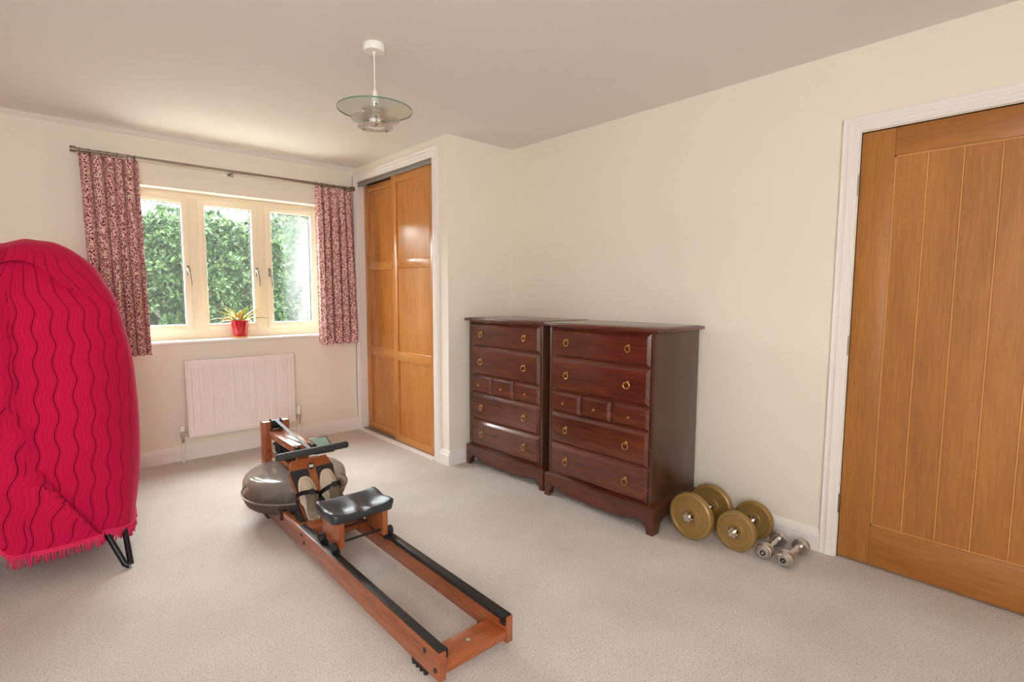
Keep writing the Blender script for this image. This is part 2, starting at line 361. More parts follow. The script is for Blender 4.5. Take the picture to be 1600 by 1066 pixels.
# ------------------------------------------------------------------ window
def window(name, x0, x1, z0, z1, yo, panes, M_, label):
    e = empty(name, (0, 0, 0), kind='structure', label=label); fm = M['winframe']
    f = BM(); d0, d1 = yo, yo+.07; fw = .045; n = len(panes)
    box(f, x0, x0+fw, d0, d1, z0, z1, bev=.003); box(f, x1-fw, x1, d0, d1, z0, z1, bev=.003)
    box(f, x0+fw-.004, x1-fw+.004, d0+.0005, d1, z1-fw, z1, bev=.003); box(f, x0+fw-.004, x1-fw+.004, d0+.0005, d1, z0, z0+.072, bev=.003)
    for (a, c), (a2, c2) in zip(panes, panes[1:]):
        mid = (c+a2)/2; box(f, mid-.032, mid+.032, d0+.001, d1, z0+fw-.004, z1-fw+.004, bev=.003)
    obj('window_frame', f, fm, e)
    for i, (a, c) in enumerate(panes):
        gz0, gz1 = z0+.112, z1-.088
        s = BM(); sw = .048; y0_, y1_ = yo-.016, yo+.05
        box(s, a-sw, a, y0_, y1_, gz0-sw, gz1+sw, bev=.005); box(s, c, c+sw, y0_, y1_, gz0-sw, gz1+sw, bev=.005)
        box(s, a-.003, c+.003, y0_+.0006, y1_, gz0-sw, gz0, bev=.005); box(s, a-.003, c+.003, y0_+.0006, y1_, gz1, gz1+sw, bev=.005)
        so = obj('sash', s, fm, e)
        obj('pane', bx(a-.004, c+.004, yo+.030, yo+.034, gz0-.004, gz1+.004), M['misted'] if i == 2 else M['glass'], so, smooth=0)
        g = BM(); w = .004
        box(g, a, a+w, yo+.022, yo+.036, gz0, gz1); box(g, c-w, c, yo+.022, yo+.036, gz0, gz1); box(g, a, c, yo+.022, yo+.036, gz0, gz0+w); box(g, a, c, yo+.022, yo+.036, gz1-w, gz1)
        obj('glazing_seal', g, M['rubber'], so, smooth=0)
        if i != 1:
            v = BM(); box(v, a+.02, c-.03, y0_-.012, y0_, gz1+.012, gz1+.034, bev=.004); box(v, a+.05, c-.06, y0_-.010, y0_-.001, gz1+.0345, gz1+.040)
            obj('trickle_vent', v, fm, so)
        hx = c+sw*.55 if i < 2 else a-sw*.55; hz = 1.43
        hb = BM(); box(hb, hx-.011, hx+.011, y0_-.012, y0_, hz-.035, hz+.035, bev=.004)
        tube(hb, [(hx, y0_-.008, hz+.012), (hx, y0_-.035, hz+.008), (hx+.003, y0_-.04, hz-.02), (hx+.010, y0_-.038, hz-.075), (hx+.012, y0_-.036, hz-.115)], [.009, .010, .008, .007, .006], 10)
        obj('window_handle', hb, M['steel'], so)
    return e
WY = 4.655
wn = window('window_1', WX0, WX1, WZ0+.003, WZ1, WY, [(.523, .856), (1.012, 1.345), (1.499, 1.832)], M, 'cream three-light casement window above the radiator')
s = BM(); box(s, WX0-.0, WX1+.0, YF-.0, WY+.06, WZ0-.02, WZ0+.003); box(s, WX0-.05, WX1+.05, YF-.028, YF-.0005, WZ0-.02, WZ0+.003, bev=.009, seg=3)
obj('window_sill', s, M['sill'], wn)
s = BM(); box(s, WX0-.0005, WX0+.004, YF+.001, WY, WZ0, WZ1); box(s, WX1-.004, WX1+.0005, YF+.001, WY, WZ0, WZ1); box(s, WX0, WX1, YF+.001, WY, WZ1-.003, WZ1+.0005)
obj('window_reveal', s, M['sill'], wn, smooth=0)
# ------------------------------------------------------------------ garden outside
struct('bounce_slab', bx(-5, 8, YF+.35, 7.6, -.018, .0), mat('pale_bounce_surface', lin(168, 162, 152), .9), smooth=0)  # unseen pale slab, added to bounce daylight up through the window onto the ceiling
struct('ground', bx(-7, 12, YF+.35, 30, -.06, -.02), mat('lawn_green', lin(70, 92, 48), .95), smooth=0)
def leaf_mat(name, c0, c1, c2):
    m = mat(name, c1, .55, spec=.3); g = N(m, 'ShaderNodeObjectInfo'); at = N(m, 'ShaderNodeAttribute', attribute_name='tone')
    r = ramp(m, [(0, c0), (.55, c1), (1, c2)]); L(m, at.outputs['Fac'], r.inputs[0]); L(m, r.outputs[0], bsdf(m).inputs['Base Color'])
    bsdf(m).inputs['Transmission Weight'].default_value = 0; return m
def foliage(name, pts, nrm, size, m, parent, per=7):
    """sprays of small leaves at pts pointing along nrm (arrays n x 3)"""
    V = []; Fc = []; tone = []
    n = len(pts); k = 0
    for i in range(n):
        p = pts[i]; d = nrm[i]; tn = rng.random()
        base_t = rng.normal(0, 1, 3); side = np.cross(d, base_t); side /= np.linalg.norm(side)+1e-9
        for j in range(per):
            a = rng.uniform(-1.2, 1.2); dirv = d*math.cos(a)+side*math.sin(a)+rng.normal(0, .25, 3); dirv[2] -= .15; dirv /= np.linalg.norm(dirv)
            w = np.cross(dirv, rng.normal(0, 1, 3)); w /= np.linalg.norm(w)+1e-9
            ln = size*rng.uniform(.6, 1.3); wd = ln*.2
            q0 = p+dirv*ln*.05; q1 = p+dirv*ln
            V += [q0, (q0+q1)/2+w*wd, q1, (q0+q1)/2-w*wd]; Fc.append((k, k+1, k+2, k+3)); k += 4
            tone.append(min(1, max(0, .25+.5*tn+rng.uniform(-.15, .25))))
    me = bpy.data.meshes.new(name); me.from_pydata([tuple(v) for v in V], [], Fc); me.update()
    at = me.attributes.new('tone', 'FLOAT', 'FACE'); at.data.foreach_set('value', tone)
    o = link(name, me, m, parent); o['kind'] = 'stuff'; return o
M['leafA'] = leaf_mat('conifer_leaf', lin(22, 38, 28), lin(46, 68, 38), lin(80, 102, 54))
M['leafB'] = leaf_mat('pale_leaf', lin(34, 50, 34), lin(58, 76, 48), lin(86, 100, 64))
M['bark'] = paint('grey_bark', lin(58, 48, 42), .9, .4, 40)
def bumpy(x, z): return .16*np.sin(3.1*x+1.3*z)+.10*np.sin(7.3*x-5.1*z+1)+.07*np.sin(13*x+11*z)+.05*np.sin(23*z-9*x)
hg = empty('garden_hedge', (1.2, 8.9, 0), label='tall dense green conifer hedge outside beyond the window', cat='hedge')
n = 9500; xs = rng.uniform(-3.6, 2.9, n); top = 2.16-.06*np.sin(2*xs+1)-.16*np.clip(xs-1.9, 0, 2); zs = .70+(top-.70)*rng.random(n)**.9
ys = 8.35-bumpy(xs, zs)+.22*np.clip((zs-1.9)/.4, 0, 1)**2
P3 = np.stack([xs-1.2, ys-8.9, zs], 1); nr = np.stack([rng.normal(0, .5, n), -1+rng.normal(0, .3, n), rng.normal(.15, .5, n)], 1); nr /= np.linalg.norm(nr, axis=1)[:, None]
n2 = 1500; x2 = rng.uniform(-3.6, 2.9, n2); y2 = rng.uniform(8.2, 9.4, n2); z2 = 2.18-.06*np.sin(2*x2+1)-.16*np.clip(x2-1.9, 0, 2)+rng.normal(0, .05, n2)
P4 = np.stack([x2-1.2, y2-8.9, z2], 1); nr2 = np.stack([rng.normal(0, .4, n2), rng.normal(-.3, .4, n2), np.ones(n2)], 1); nr2 /= np.linalg.norm(nr2, axis=1)[:, None]
foliage('foliage', np.concatenate([P3, P4]), np.concatenate([nr, nr2]), .085, M['leafA'], hg)
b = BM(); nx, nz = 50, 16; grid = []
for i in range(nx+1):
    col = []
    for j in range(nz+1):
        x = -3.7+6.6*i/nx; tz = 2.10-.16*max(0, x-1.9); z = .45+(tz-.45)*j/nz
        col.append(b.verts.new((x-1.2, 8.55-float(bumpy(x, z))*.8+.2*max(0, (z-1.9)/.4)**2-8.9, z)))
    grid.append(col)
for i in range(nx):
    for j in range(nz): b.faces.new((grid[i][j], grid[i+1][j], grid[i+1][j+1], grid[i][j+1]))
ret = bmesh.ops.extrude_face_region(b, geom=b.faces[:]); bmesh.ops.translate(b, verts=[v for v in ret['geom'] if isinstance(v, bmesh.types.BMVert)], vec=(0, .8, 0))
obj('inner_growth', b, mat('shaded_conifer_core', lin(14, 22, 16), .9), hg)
for x in (-2.6, -1.2, .2, 1.5, 2.4):
    b = BM(); tube(b, [(x-1.2, 0, -.03), (x-1.17, -.02, .5), (x-1.2+.1*math.sin(x*5), .02, 1.3)], [.07, .06, .05], 8)
    tube(b, [(x-1.17, -.05, .45), (x-1.3, -.35, .75), (x-1.55, -.45, 1.05)], [.035, .028, .02], 7); obj('trunk', b, M['bark'], hg)
def shrub(name, cx, cy, cz, rx, rz, n, m, label, size=.14):
    e = empty(name, (cx, cy, 0), label=label, cat='tree')
    d = rng.normal(0, 1, (n, 3)); d /= np.linalg.norm(d, axis=1)[:, None]; rr = .72+.28*rng.random(n)**.5+.08*np.sin(d[:, 0]*7+d[:, 2]*5)
    P = np.stack([d[:, 0]*rx*rr, d[:, 1]*rx*.8*rr, cz+d[:, 2]*rz*rr], 1); keep = P[:, 2] > .05
    foliage('foliage', P[keep], (d*.8+rng.normal(0, .35, (n, 3)))[keep], size, m, e)
    b = BM(); tube(b, [(0, 0, -.03), (.05, 0, cz*.5), (0, 0, cz)], [.09, .07, .03], 8); tube(b, [(.03, 0, cz*.4), (.3*rx, -.1, cz), (.4*rx, 0, cz+.5*rz)], [.05, .035, .015], 7)
    obj('trunk', b, M['bark'], e)
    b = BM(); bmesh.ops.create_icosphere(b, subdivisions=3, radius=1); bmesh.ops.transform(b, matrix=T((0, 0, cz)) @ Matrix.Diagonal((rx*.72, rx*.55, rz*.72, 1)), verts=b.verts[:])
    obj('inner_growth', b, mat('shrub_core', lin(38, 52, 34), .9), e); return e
shrub('garden_tree', 3.8, 10.7, 1.65, 1.05, 1.6, 2600, M['leafB'], 'pale leafy tree seen through the right window light', .10)
shrub('garden_tree', 6.8, 12.9, 2.2, 1.2, 1.6, 1200, M['leafB'], 'pale tree standing furthest right behind the misted pane')
shrub('garden_tree', 2.4, 12.2, 1.9, 1.0, 1.0, 900, M['leafB'], 'light green tree top rising behind the end of the hedge')
# ------------------------------------------------------------------ radiator
e = empty('radiator', (1.184, YF, .178), label='white ribbed panel radiator on the wall under the window', cat='radiator')
w = .391; hh = .578
b = BM(); nr_ = 24; xs_ = []
def rib(x):
    u = ((x+w-.035)/(2*w-.07))*nr_; f = u-math.floor(u)
    if u <= 0 or u >= nr_: return 0
    return -.010*min(1, max(0, (abs(f-.5)-.16)/.1)) if True else 0
X_ = np.linspace(-w+.012, w-.012, 24*10+1)
Z_ = [0, .012, .045, .055, hh-.058, hh-.048, hh-.012, hh]
V = [[b.verts.new((x, -.090+(.010+rib(x) if 3 <= j <= 4 else 0)+(.006 if j in (0, 7) else 0), z)) for j, z in enumerate(Z_)] for x in X_]
for i in range(len(X_)-1):
    for j in range(len(Z_)-1): b.faces.new((V[i][j], V[i+1][j], V[i+1][j+1], V[i][j+1]))
obj('front_panel', b, M['rad'], e, smooth=50)
for s_ in (-1, 1): obj('side_panel', bx(min(s_*w, s_*(w-.012)), max(s_*w, s_*(w-.012)), -.086, -.022, .004, hh+.004, bev=.003), M['rad'], e)
b = BM(); box(b, -w+.012, w-.012, -.086, -.080, hh-.004, hh+.003); box(b, -w+.012, w-.012, -.03, -.022, hh-.004, hh+.003)
for i in range(46): x = -w+.03+i*(2*w-.06)/45; box(b, x-.003, x+.003, -.08, -.03, hh-.003, hh+.002)
o = obj('top_grille', b, M['rad'], e, smooth=0); 
obj('back_panel', bx(-w+.012, w-.012, -.045, -.022, .01, hh-.01), M['rad'], e, smooth=0)
for a_ in (-w+.1, w-.13): obj('wall_bracket', bx(a_, a_+.03, -.0225, -.001, .1, hh-.1), M['rad'], e, smooth=0)
for s_, hgt in ((-1, .045), (1, .075)):
    b = BM(); x = s_*(w+.035)
    cyl(b, (s_*(w-.002), -.055, .03), (x, -.055, .03), .011); cyl(b, (x, -.055, .005), (x, -.055, .055), .014, seg=8); cyl(b, (x, -.055, -.03), (x, -.055, .005), .010, seg=6)
    v = obj('valve', b, M['darkchrome'], e)
    b = BM(); lathe(b, [(0, .055), (.013, .055), (.016, .065), (.017, .055+hgt-.006), (.013, .055+hgt), (0, .055+hgt)], 16, T((x, -.055, 0))); obj('valve_cap', b, M['white'], v)
    b = BM(); cyl(b, (x, -.055, -.178), (x, -.055, -.03), .0075, seg=12); obj('pipe', b, M['white'], e)
# ------------------------------------------------------------------ curtains and pole
PZ, PY = 2.172, YF-.09
e = empty('curtain_pole', (1.184, PY, PZ), label='slim brushed steel curtain pole above the window', cat='curtain pole')
b = BM(); cyl(b, (-.93, 0, 0), (.93, 0, 0), .0115, seg=16); obj('pole', b, M['steel'], e)
for s_ in (-1, 1):
    b = BM(); cyl(b, (s_*.93, 0, 0), (s_*.96, 0, 0), .019, seg=20); obj('finial', b, M['steel'], e)
for x in (-.885, -.02, .885):
    b = BM(); cyl(b, (x, .012, -.012), (x, .083, -.012), .006, seg=10); cyl(b, (x, .083, -.012), (x, .0899, -.012), .011, seg=16); box(b, x-.006, x+.006, -.013, .013, -.040, -.0105, bev=.002)
    obj('bracket', b, M['steel'], e)
m = M['curtain'] = mat('spotted_curtain_fabric', lin(200, 150, 146), .9, spec=.1)
uv = N(m, 'ShaderNodeUVMap'); mp = N(m, 'ShaderNodeMapping'); mp.inputs['Scale'].default_value = (116, 82, 1); mp.inputs['Rotation'].default_value = (0, 0, .35); L(m, uv.outputs[0], mp.inputs['Vector'])
vo = N(m, 'ShaderNodeTexVoronoi', Scale=1.0, Randomness=.55); L(m, mp.outputs[0], vo.inputs['Vector'])
rp = ramp(m, [(.42, lin(124, 30, 50)), (.54, lin(234, 200, 194))]); L(m, vo.outputs['Distance'], rp.inputs[0]); L(m, rp.outputs[0], bsdf(m).inputs['Base Color'])
def curtain(name, xt0, xt1, xb0, xb1, zt, zb_, folds, amp, label, phase, seed):
    e = empty(name, ((xt0+xt1)/2, PY, 0), label=label, cat='curtain'); ox = (xt0+xt1)/2
    nx, nz = 170, 60; b = BM(); uvl = b.loops.layers.uv.new('UVMap'); r = np.random.default_rng(seed)
    ph = r.uniform(0, 6.28, 4); G = []; U = []
    for i in range(nx+1):
        s_ = i/nx; col = []
        for j in range(nz+1):
            t = j/nz; z = zt+(zb_-zt)*t
            xa = xt0+(xt1-xt0)*s_; xb = xb0+(xb1-xb0)*s_; x = xa+(xb-xa)*t
            A = amp*(.45+.55*min(1, t*4)); f = folds*(s_+.018*math.sin(9*s_+ph[0])+.01*t*math.sin(5*s_+ph[1]))
            y = A*(math.sin(2*PI*f+phase)+.35*math.sin(4*PI*f+ph[2]+t)) + .006*math.sin(14*s_+3*t+ph[3])
            x += .008*math.sin(2*PI*f*2+phase)*min(1, t*4)
            zz = z + .006*math.sin(2*PI*f+phase)*(t > .97)
            col.append(b.verts.new((x-ox, min(y-.004, .055), zz)))
        G.append(col); U.append(s_)
    arc = [0]
    for i in range(nx): arc.append(arc[-1]+(G[i+1][30].co-G[i][30].co).length)
    for i in range(nx):
        for j in range(nz):
            f = b.faces.new((G[i][j], G[i+1][j], G[i+1][j+1], G[i][j+1]))
            for lp, (a, c) in zip(f.loops, ((i, j), (i+1, j), (i+1, j+1), (i, j+1))): lp[uvl].uv = (arc[a], (zb_-zt)*c/nz)
    o = obj('fabric', b, M['curtain'], e, smooth=180); md = o.modifiers.new('s', 'SOLIDIFY'); md.thickness = .003
    for k in range(7):
        x = xt0+.012+(xt1-xt0-.024)*k/6-ox+r.uniform(-.012, .012)*(0 < k < 6)
        b = BM(); torus(b, .0185, .0028, T((x, 0, PZ-.005)) @ RY(PI/2+r.uniform(-.3, .3)), 20, 8); torus(b, .005, .0016, T((x, 0, PZ-.026)), 10, 6)
        obj('ring', b, M['steel'], e)
    return e
curtain('curtain', .262, .574, .285, .590, 2.152, .822, 5.5, .031, 'red spotted curtain at the left side of the window', .4, 3)
curtain('curtain', 1.800, 2.118, 1.800, 2.150, 2.152, .822, 5.0, .031, 'red spotted curtain at the right side beside the wardrobe', 2.1, 5)
# ------------------------------------------------------------------ plant on the sill
PX, PYP, PZS = 1.212, YF+.065, WZ0+.003
o = obj('saucer', lathe(BM(), [(0, 0), (.052, 0), (.056, .004), (.058, .012), (.054, .0125), (.050, .006), (0, .006)], 32), M['terracotta'], loc=(PX, PYP, PZS))
tag(o, 'small ochre saucer under the red plant pot on the sill', 'saucer')
e = empty('potted_plant', (PX, PYP, PZS+.0065), label='spiky yellow green houseplant in a glossy red pot on the windowsill', cat='plant')
obj('pot', lathe(BM(), [(0, 0), (.046, 0), (.049, .003), (.0665, .125), (.068, .132), (.063, .132), (.058, .11), (.045, .01), (0, .01)], 40), M['potred'], e)
obj('soil', lathe(BM(), [(0, .112), (.059, .11), (.059, .105), (0, .105)], 24), M['soil'], e)
lm = [mat('leaf_green', lin(150, 168, 60), .45), mat('leaf_yellow', lin(206, 196, 92), .45), mat('leaf_orange', lin(226, 172, 110), .5), mat('leaf_cream', lin(226, 208, 176), .5)]
rl = np.random.default_rng(11)
for k in range(34):
    az = 2*PI*k*.381966+rl.uniform(-.2, .2); inner = k/34
    ln = .235-.06*inner+rl.uniform(-.03, .03); el0 = .45+.95*inner+rl.uniform(-.15, .15); p = Vector((.02*math.cos(az), .02*math.sin(az), .108))
    if math.sin(az) > .3: ln *= .62
    b = BM(); A = []; ns = 7; el = el0; side = Vector((-math.sin(az), math.cos(az), 0))
    for j in range(ns+1):
        t = j/ns; wd = .0115*(1-t)**.7*(.6+.8*min(1, t*4)) + .0003
        up = Vector((-math.cos(az)*math.sin(el), -math.sin(az)*math.sin(el), math.cos(el)))
        A.append([b.verts.new(p-side*wd+up*wd*.35), b.verts.new(p-up*.0012), b.verts.new(p+side*wd+up*wd*.35), b.verts.new(p+up*.0008)])
        p = p+Vector((math.cos(az)*math.cos(el), math.sin(az)*math.cos(el), math.sin(el)))*ln/ns; el -= .11+.04*rl.random()
    for a, c in zip(A, A[1:]):
        for q in range(4): b.faces.new((a[q], a[(q+1) % 4], c[(q+1) % 4], c[q]))
    b.faces.new(A[0]); b.faces.new(A[-1][::-1])
    obj('leaf', b, lm[0 if inner > .75 else (k*7+k//3) % 4], e)
# ------------------------------------------------------------------ pendant lamp
e = empty('pendant_lamp', (1.19, 2.23, H), label='pendant ceiling lamp with tiered glass discs', cat='lamp')
obj('ceiling_rose', lathe(BM(), [(0, 0), (.046, 0), (.047, -.004), (.047, -.026), (.043, -.031), (.008, -.033), (.006, -.042), (0, -.042)], 36), M['white'], e)
b = BM(); cyl(b, (0, 0, -.04), (0, 0, -.205), .0028, seg=8); cyl(b, (0, 0, -.165), (0, 0, -.172), .0045, seg=8); obj('cord', b, M['white'], e)
obj('lamp_holder', lathe(BM(), [(0, -.195), (.006, -.196), (.0095, -.203), (.012, -.225), (.0165, -.235), (.018, -.28), (.014, -.282), (0, -.282)], 24), M['white'], e)
def disc(R, ri, z, th, name, m, em=None):
    o = obj(name, lathe(BM(), [(ri, z-th), (R, z-th), (R, z), (ri, z)], 56, closed=True), m, e)
    if em:
        r_ = obj('disc_edge', lathe(BM(), [(R-.0004, z-th-.0003), (R+.0008, z-th-.0003), (R+.0008, z+.0003), (R-.0004, z+.0003)], 56, closed=True), em, o)
    return o
disc(.165, .02, -.278, .005, 'glass_disc', M['lampglass'], M['edgeglass'])
obj('collar', lathe(BM(), [(.018, -.284), (.056, -.285), (.057, -.293), (.05, -.296), (.018, -.294)], 36, closed=True), M['chrome'], e)
disc(.107, .03, -.321, .004, 'frosted_disc', M['frost']); disc(.079, .042, -.354, .004, 'frosted_ring', M['frost'])
obj('bulb', lathe(BM(), [(0, -.283), (.013, -.284), (.014, -.297), (.024, -.308), (.025, -.33), (.018, -.343), (0, -.347)], 24), M['white'], e)
for k in range(3):
    a = -2.0+2*PI*k/3; b = BM(); x, y = .058*math.cos(a), .058*math.sin(a)
    cyl(b, (x, y, -.272), (x, y, -.366), .0024, seg=8); cyl(b, (x, y, -.358), (x, y, -.366), .0055, seg=10); cyl(b, (x, y, -.325), (x, y, -.331), .005, seg=10); cyl(b, (x, y, -.270), (x, y, -.276), .006, seg=10)
    obj('spacer_rod', b, M['steel'], e)
# ------------------------------------------------------------------ chests of drawers
def chest(loc, rot, label):
    e = empty('chest_of_drawers', loc, rot, label=label, cat='chest of drawers', group='pair of mahogany chests of drawers')
    D = .455; hb = .37
    b = BM(); box(b, .012, D, -hb, -hb+.022, .148, 1.066, bev=.002); box(b, .012, D, hb-.022, hb, .148, 1.066, bev=.002)
    box(b, .03, D, -hb+.02, hb-.02, .15, 1.06); obj('carcass', b, M['mahog_z'], e)
    b = BM(); rows = [.152, .345, .544, .672, .879, 1.062]
    for z in rows: box(b, .013, .04, -hb+.021, hb-.021, z-.006, z+.006)
    for y in (.118-.01, -.118+.01): box(b, .013, .04, y-.012, y+.012, .544, .672)
    obj('drawer_divider', b, M['mahog'], e, smooth=0)
    b = BM(); box(b, -.014, D+.004, -.402, .402, 1.066, 1.086, bev=.006, seg=3)
    tp = obj('top', b, M['mahog'], e)
    b = BM(); box(b, .006, D-.012, -.380, .380, 1.0855, 1.0885, bev=.0012); obj('top_panel', b, M['mahog'], tp)
    def pull(y, z, tilt, par):
        b = BM(); lathe(b, [(0, 0), (.009, 0), (.0095, .002), (.006, .005), (.0035, .006), (.0035, .013), (.0055, .015), (.0055, .019), (0, .020)], 16, T((0, y, z+.010)) @ RY(-PI/2))
        torus(b, .0175, .0026, T((-.016, y+tilt*.004, z-.006)) @ RZ(tilt) @ RY(PI/2), 24, 8); obj('ring_pull', b, M['brass'], par)
    def knob(y, z, par):
        b = BM(); lathe(b, [(0, 0), (.008, 0), (.008, .002), (.004, .004), (.0035, .010), (.008, .013), (.0095, .017), (.0075, .022), (0, .024)], 16, T((0, y, z)) @ RY(-PI/2)); obj('knob', b, M['brass'], par)
    for i, (z0, z1) in enumerate(zip(rows, rows[1:])):
        if i == 2:
            for y0, y1 in ((-.346, -.118-.003), (-.098, .098), (.118+.003, .346)):
                d = obj('drawer', frustum(BM(), y0, y1, z0+.005, z1-.005, .03, .010, -.004, .015), M['mahog'], e, smooth=20); knob((y0+y1)/2, (z0+z1)/2, bpy_fix(d))
        else:
            d = obj('drawer', frustum(BM(), -.346, .346, z0+.005, z1-.005, .03, .010, -.004, .018), M['mahog'], e, smooth=20)
            for y in (-.216, .216): pull(y, (z0+z1)/2+.008, random.uniform(-.5, .9) if (i == 3 and y < 0) else random.uniform(-.25, .25), d)
    # plinth with bracket feet
    pl = []
    hw = .392
    def apron(w, mid, foot):
        L_ = [(-w, 0), (-w, .140), (w, .140), (w, 0), (w-foot, 0)]
        a = [(w-foot-.006, .035), (w-foot-.018, .062), (w-foot-.04, .072), (w-foot-.10, .060), (w-foot-.16, .045)]
        c = [(x, z) for x, z in a] + [(0, mid)] + [(-x, z) for x, z in a[::-1]]
        return L_ + c + [(-w+foot, 0)]
    b = BM(); prism(b, apron(hw, .040, .038), lambda a, z: (-.004, a, z), lambda a, z: (.016, a, z))
    obj('plinth_front', b, M['mahog'], e, smooth=20)
    for s_ in (-1, 1):
        b = BM(); dd = D-.01
        poly = [(.016, 0), (.016, .14), (dd, .14), (dd, 0), (dd-.04, 0), (dd-.05, .05), (dd-.09, .072), (.11, .072), (.07, .05), (.056, 0)]
        prism(b, poly, lambda a, z: (a, s_*hw, z), lambda a, z: (a, s_*(hw-.018), z)); obj('plinth_side', b, M['mahog_z'], e, smooth=20)
    b = BM(); box(b, -.006, D-.008, -hw-.002, hw+.002, .1395, .146, bev=.002); box(b, .002, D-.008, -hw+.006, hw-.006, .1455, .152, bev=.002); obj('plinth_moulding', b, M['mahog'], e)
    return e
def bpy_fix(d): return d
chest((2.319, 1.842, 0), 0, 'nearer mahogany chest of drawers, next to the gold dumbbells')
chest((2.336, 2.662, 0), math.radians(1.2), 'farther mahogany chest of drawers, in the alcove corner')
# ------------------------------------------------------------------ gold dumbbells
def text_mesh(txt, size, depth):
    cu = bpy.data.curves.new('t', 'FONT'); cu.body = txt; cu.size = size; cu.extrude = depth; cu.align_x = 'CENTER'; cu.align_y = 'CENTER'
    o = bpy.data.objects.new('t', cu); C.objects.link(o); dg = bpy.context.evaluated_depsgraph_get(); me = bpy.data.meshes.new_from_object(o.evaluated_get(dg))
    bpy.data.objects.remove(o); bpy.data.curves.remove(cu); return me
def plate(par, R, x, th, front, letters):
    """weight plate, axis along local X, centred at x; front = -1 faces -X"""
    Mx = T((x, 0, R)) @ RY(PI/2)
    h2 = th/2; prof = [(.016, -h2*.55), (.030, -h2*.55), (.031, -h2*.8), (R*.40, -h2*.8), (R*.42, -h2*.72), (R*.80, -h2*.72), (R*.84, -h2), (R*.93, -h2), (R*.985, -h2*.72), (R, -h2*.3), (R, h2*.3), (R*.985, h2*.72), (R*.93, h2), (R*.84, h2), (R*.80, h2*.72), (R*.42, h2*.72), (R*.40, h2*.8), (.031, h2*.8), (.030, h2*.55), (.016, h2*.55)]
    o = obj('plate', lathe(BM(), prof, 56, Mx, closed=True), M['gold'], par, smooth=30)
    for sgn in (-1, 1):
        b = BM()
        for k in range(8):
            a = 2*PI*k/8; box(b, -.0045, .0045, .022, .031, -h2*.85 if sgn < 0 else h2*.5, -h2*.5 if sgn < 0 else h2*.85, M=Mx @ RZ(a))
        torus(b, R*.62, .0012, Mx @ T((0, 0, sgn*h2*.73)), 48, 6)
        obj('hub_teeth', b, M['gold'], o)
    b = BM()
    for ch, ang in letters:
        me = text_mesh(ch, R*.24, .0012); k0 = len(b.verts); b.from_mesh(me); b.verts.ensure_lookup_table(); vs = b.verts[k0:]
        # letters stand on the -X face, reading round the rim
        mt = T((x-h2*.73, 0, R)) @ RX(-ang) @ T((0, 0, R*.71)) @ RZ(-PI/2) @ RX(PI/2)
        bmesh.ops.transform(b, matrix=mt, verts=vs); bpy.data.meshes.remove(me)
    if letters: obj('embossed_lettering', b, M['gold'], o, smooth=0)
    return o
def big_dumbbell(loc, rot, R, gap, th, label, nut_l, letters):
    e = empty('dumbbell', loc, rot, label=label, cat='dumbbell', group='gold plate dumbbells')
    plate(e, R, 0, th, -1, letters); plate(e, R, gap, th, -1, letters)
    b = BM(); cyl(b, (-nut_l, 0, R), (gap+nut_l*.6, 0, R), .0125, seg=20); cyl(b, (-nut_l-.004, 0, R), (-nut_l, 0, R), .0095, .0125, seg=20)
    obj('bar', b, M['chrome'], e)
    for x, s_ in ((-th/2-.012, -1), (th/2+.008, 1), (gap-th/2-.008, -1), (gap+th/2+.010, 1)):
        b = BM(); poly = []
        for k in range(24):
            a = 2*PI*k/24; r = .026 if k % 4 in (0, 1) else .0195; poly.append((r*math.cos(a), r*math.sin(a)))
        prism(b, poly, lambda p, q: (x-.006, p, R+q), lambda p, q: (x+.006, p, R+q)); cyl(b, (x-.012, 0, R), (x+.012, 0, R), .0165, seg=20)
        obj('star_nut', b, M['chrome'], e, smooth=25)
    return e
word = [('Y', 1.08), ('O', .80), ('R', .51), ('K', .22)]
big_dumbbell((2.449, 1.308, 0), math.radians(-3), .121, .195, .040, 'larger gold plate dumbbell touching the chest of drawers', .038, word)
big_dumbbell((2.500, 1.096, 0), math.radians(-1), .0985, .195, .038, 'smaller gold plate dumbbell between the large gold one and the chrome pair', .060, [])
# ------------------------------------------------------------------ chrome dumbbells
def small_dumbbell(loc, rot, label, digit):
    e = empty('chrome_dumbbell', loc, rot, label=label, cat='dumbbell', group='small chrome dumbbells'); R = .0385
    Mx = T((0, 0, R)) @ RY(PI/2)
    def head(z, s_):
        pr = [(0, 0), (.024, 0), (.027, .003), (.028, .012), (.034, .014), (.0375, .018), (R, .021), (.0375, .024), (R, .027), (.0375, .030), (R, .033), (.0375, .036), (R, .039), (.0375, .047), (.034, .051), (.016, .053), (0, .053)]
        o = obj('head', lathe(BM(), [(r, z+s_*d) for r, d in pr], 40, Mx), M['darkchrome'], e, smooth=30)
        b = BM(); lathe(b, [(0, z-s_*.0012), (.0125, z-s_*.0012), (.013, z+s_*.001), (0, z+s_*.001)], 24, Mx); o2 = obj('end_badge', b, M['black'], o)
        return o
    h1_ = head(-.026, 1); head(.221, -1)
    b = BM(); lathe(b, [(0, .02), (.016, .02), (.0155, .04), (.0155, .05), (.0125, .056), (.0145, .08), (.015, .0975), (.0145, .115), (.0125, .139), (.0155, .145), (.0155, .16), (.016, .18), (0, .18)], 28, Mx); obj('grip', b, M['darkchrome'], e)
    me = text_mesh(digit, .017, .0004); b = BM(); b.from_mesh(me); bmesh.ops.transform(b, matrix=T((-.0277, 0, R)) @ RX(.5) @ RZ(-PI/2) @ RX(PI/2), verts=b.verts[:]); bpy.data.meshes.remove(me)
    obj('badge_mark', b, M['white'], e, smooth=0)
    return e
small_dumbbell((2.515, .962, 0), math.radians(2), 'small chrome dumbbell beside the smaller gold dumbbell', '0')
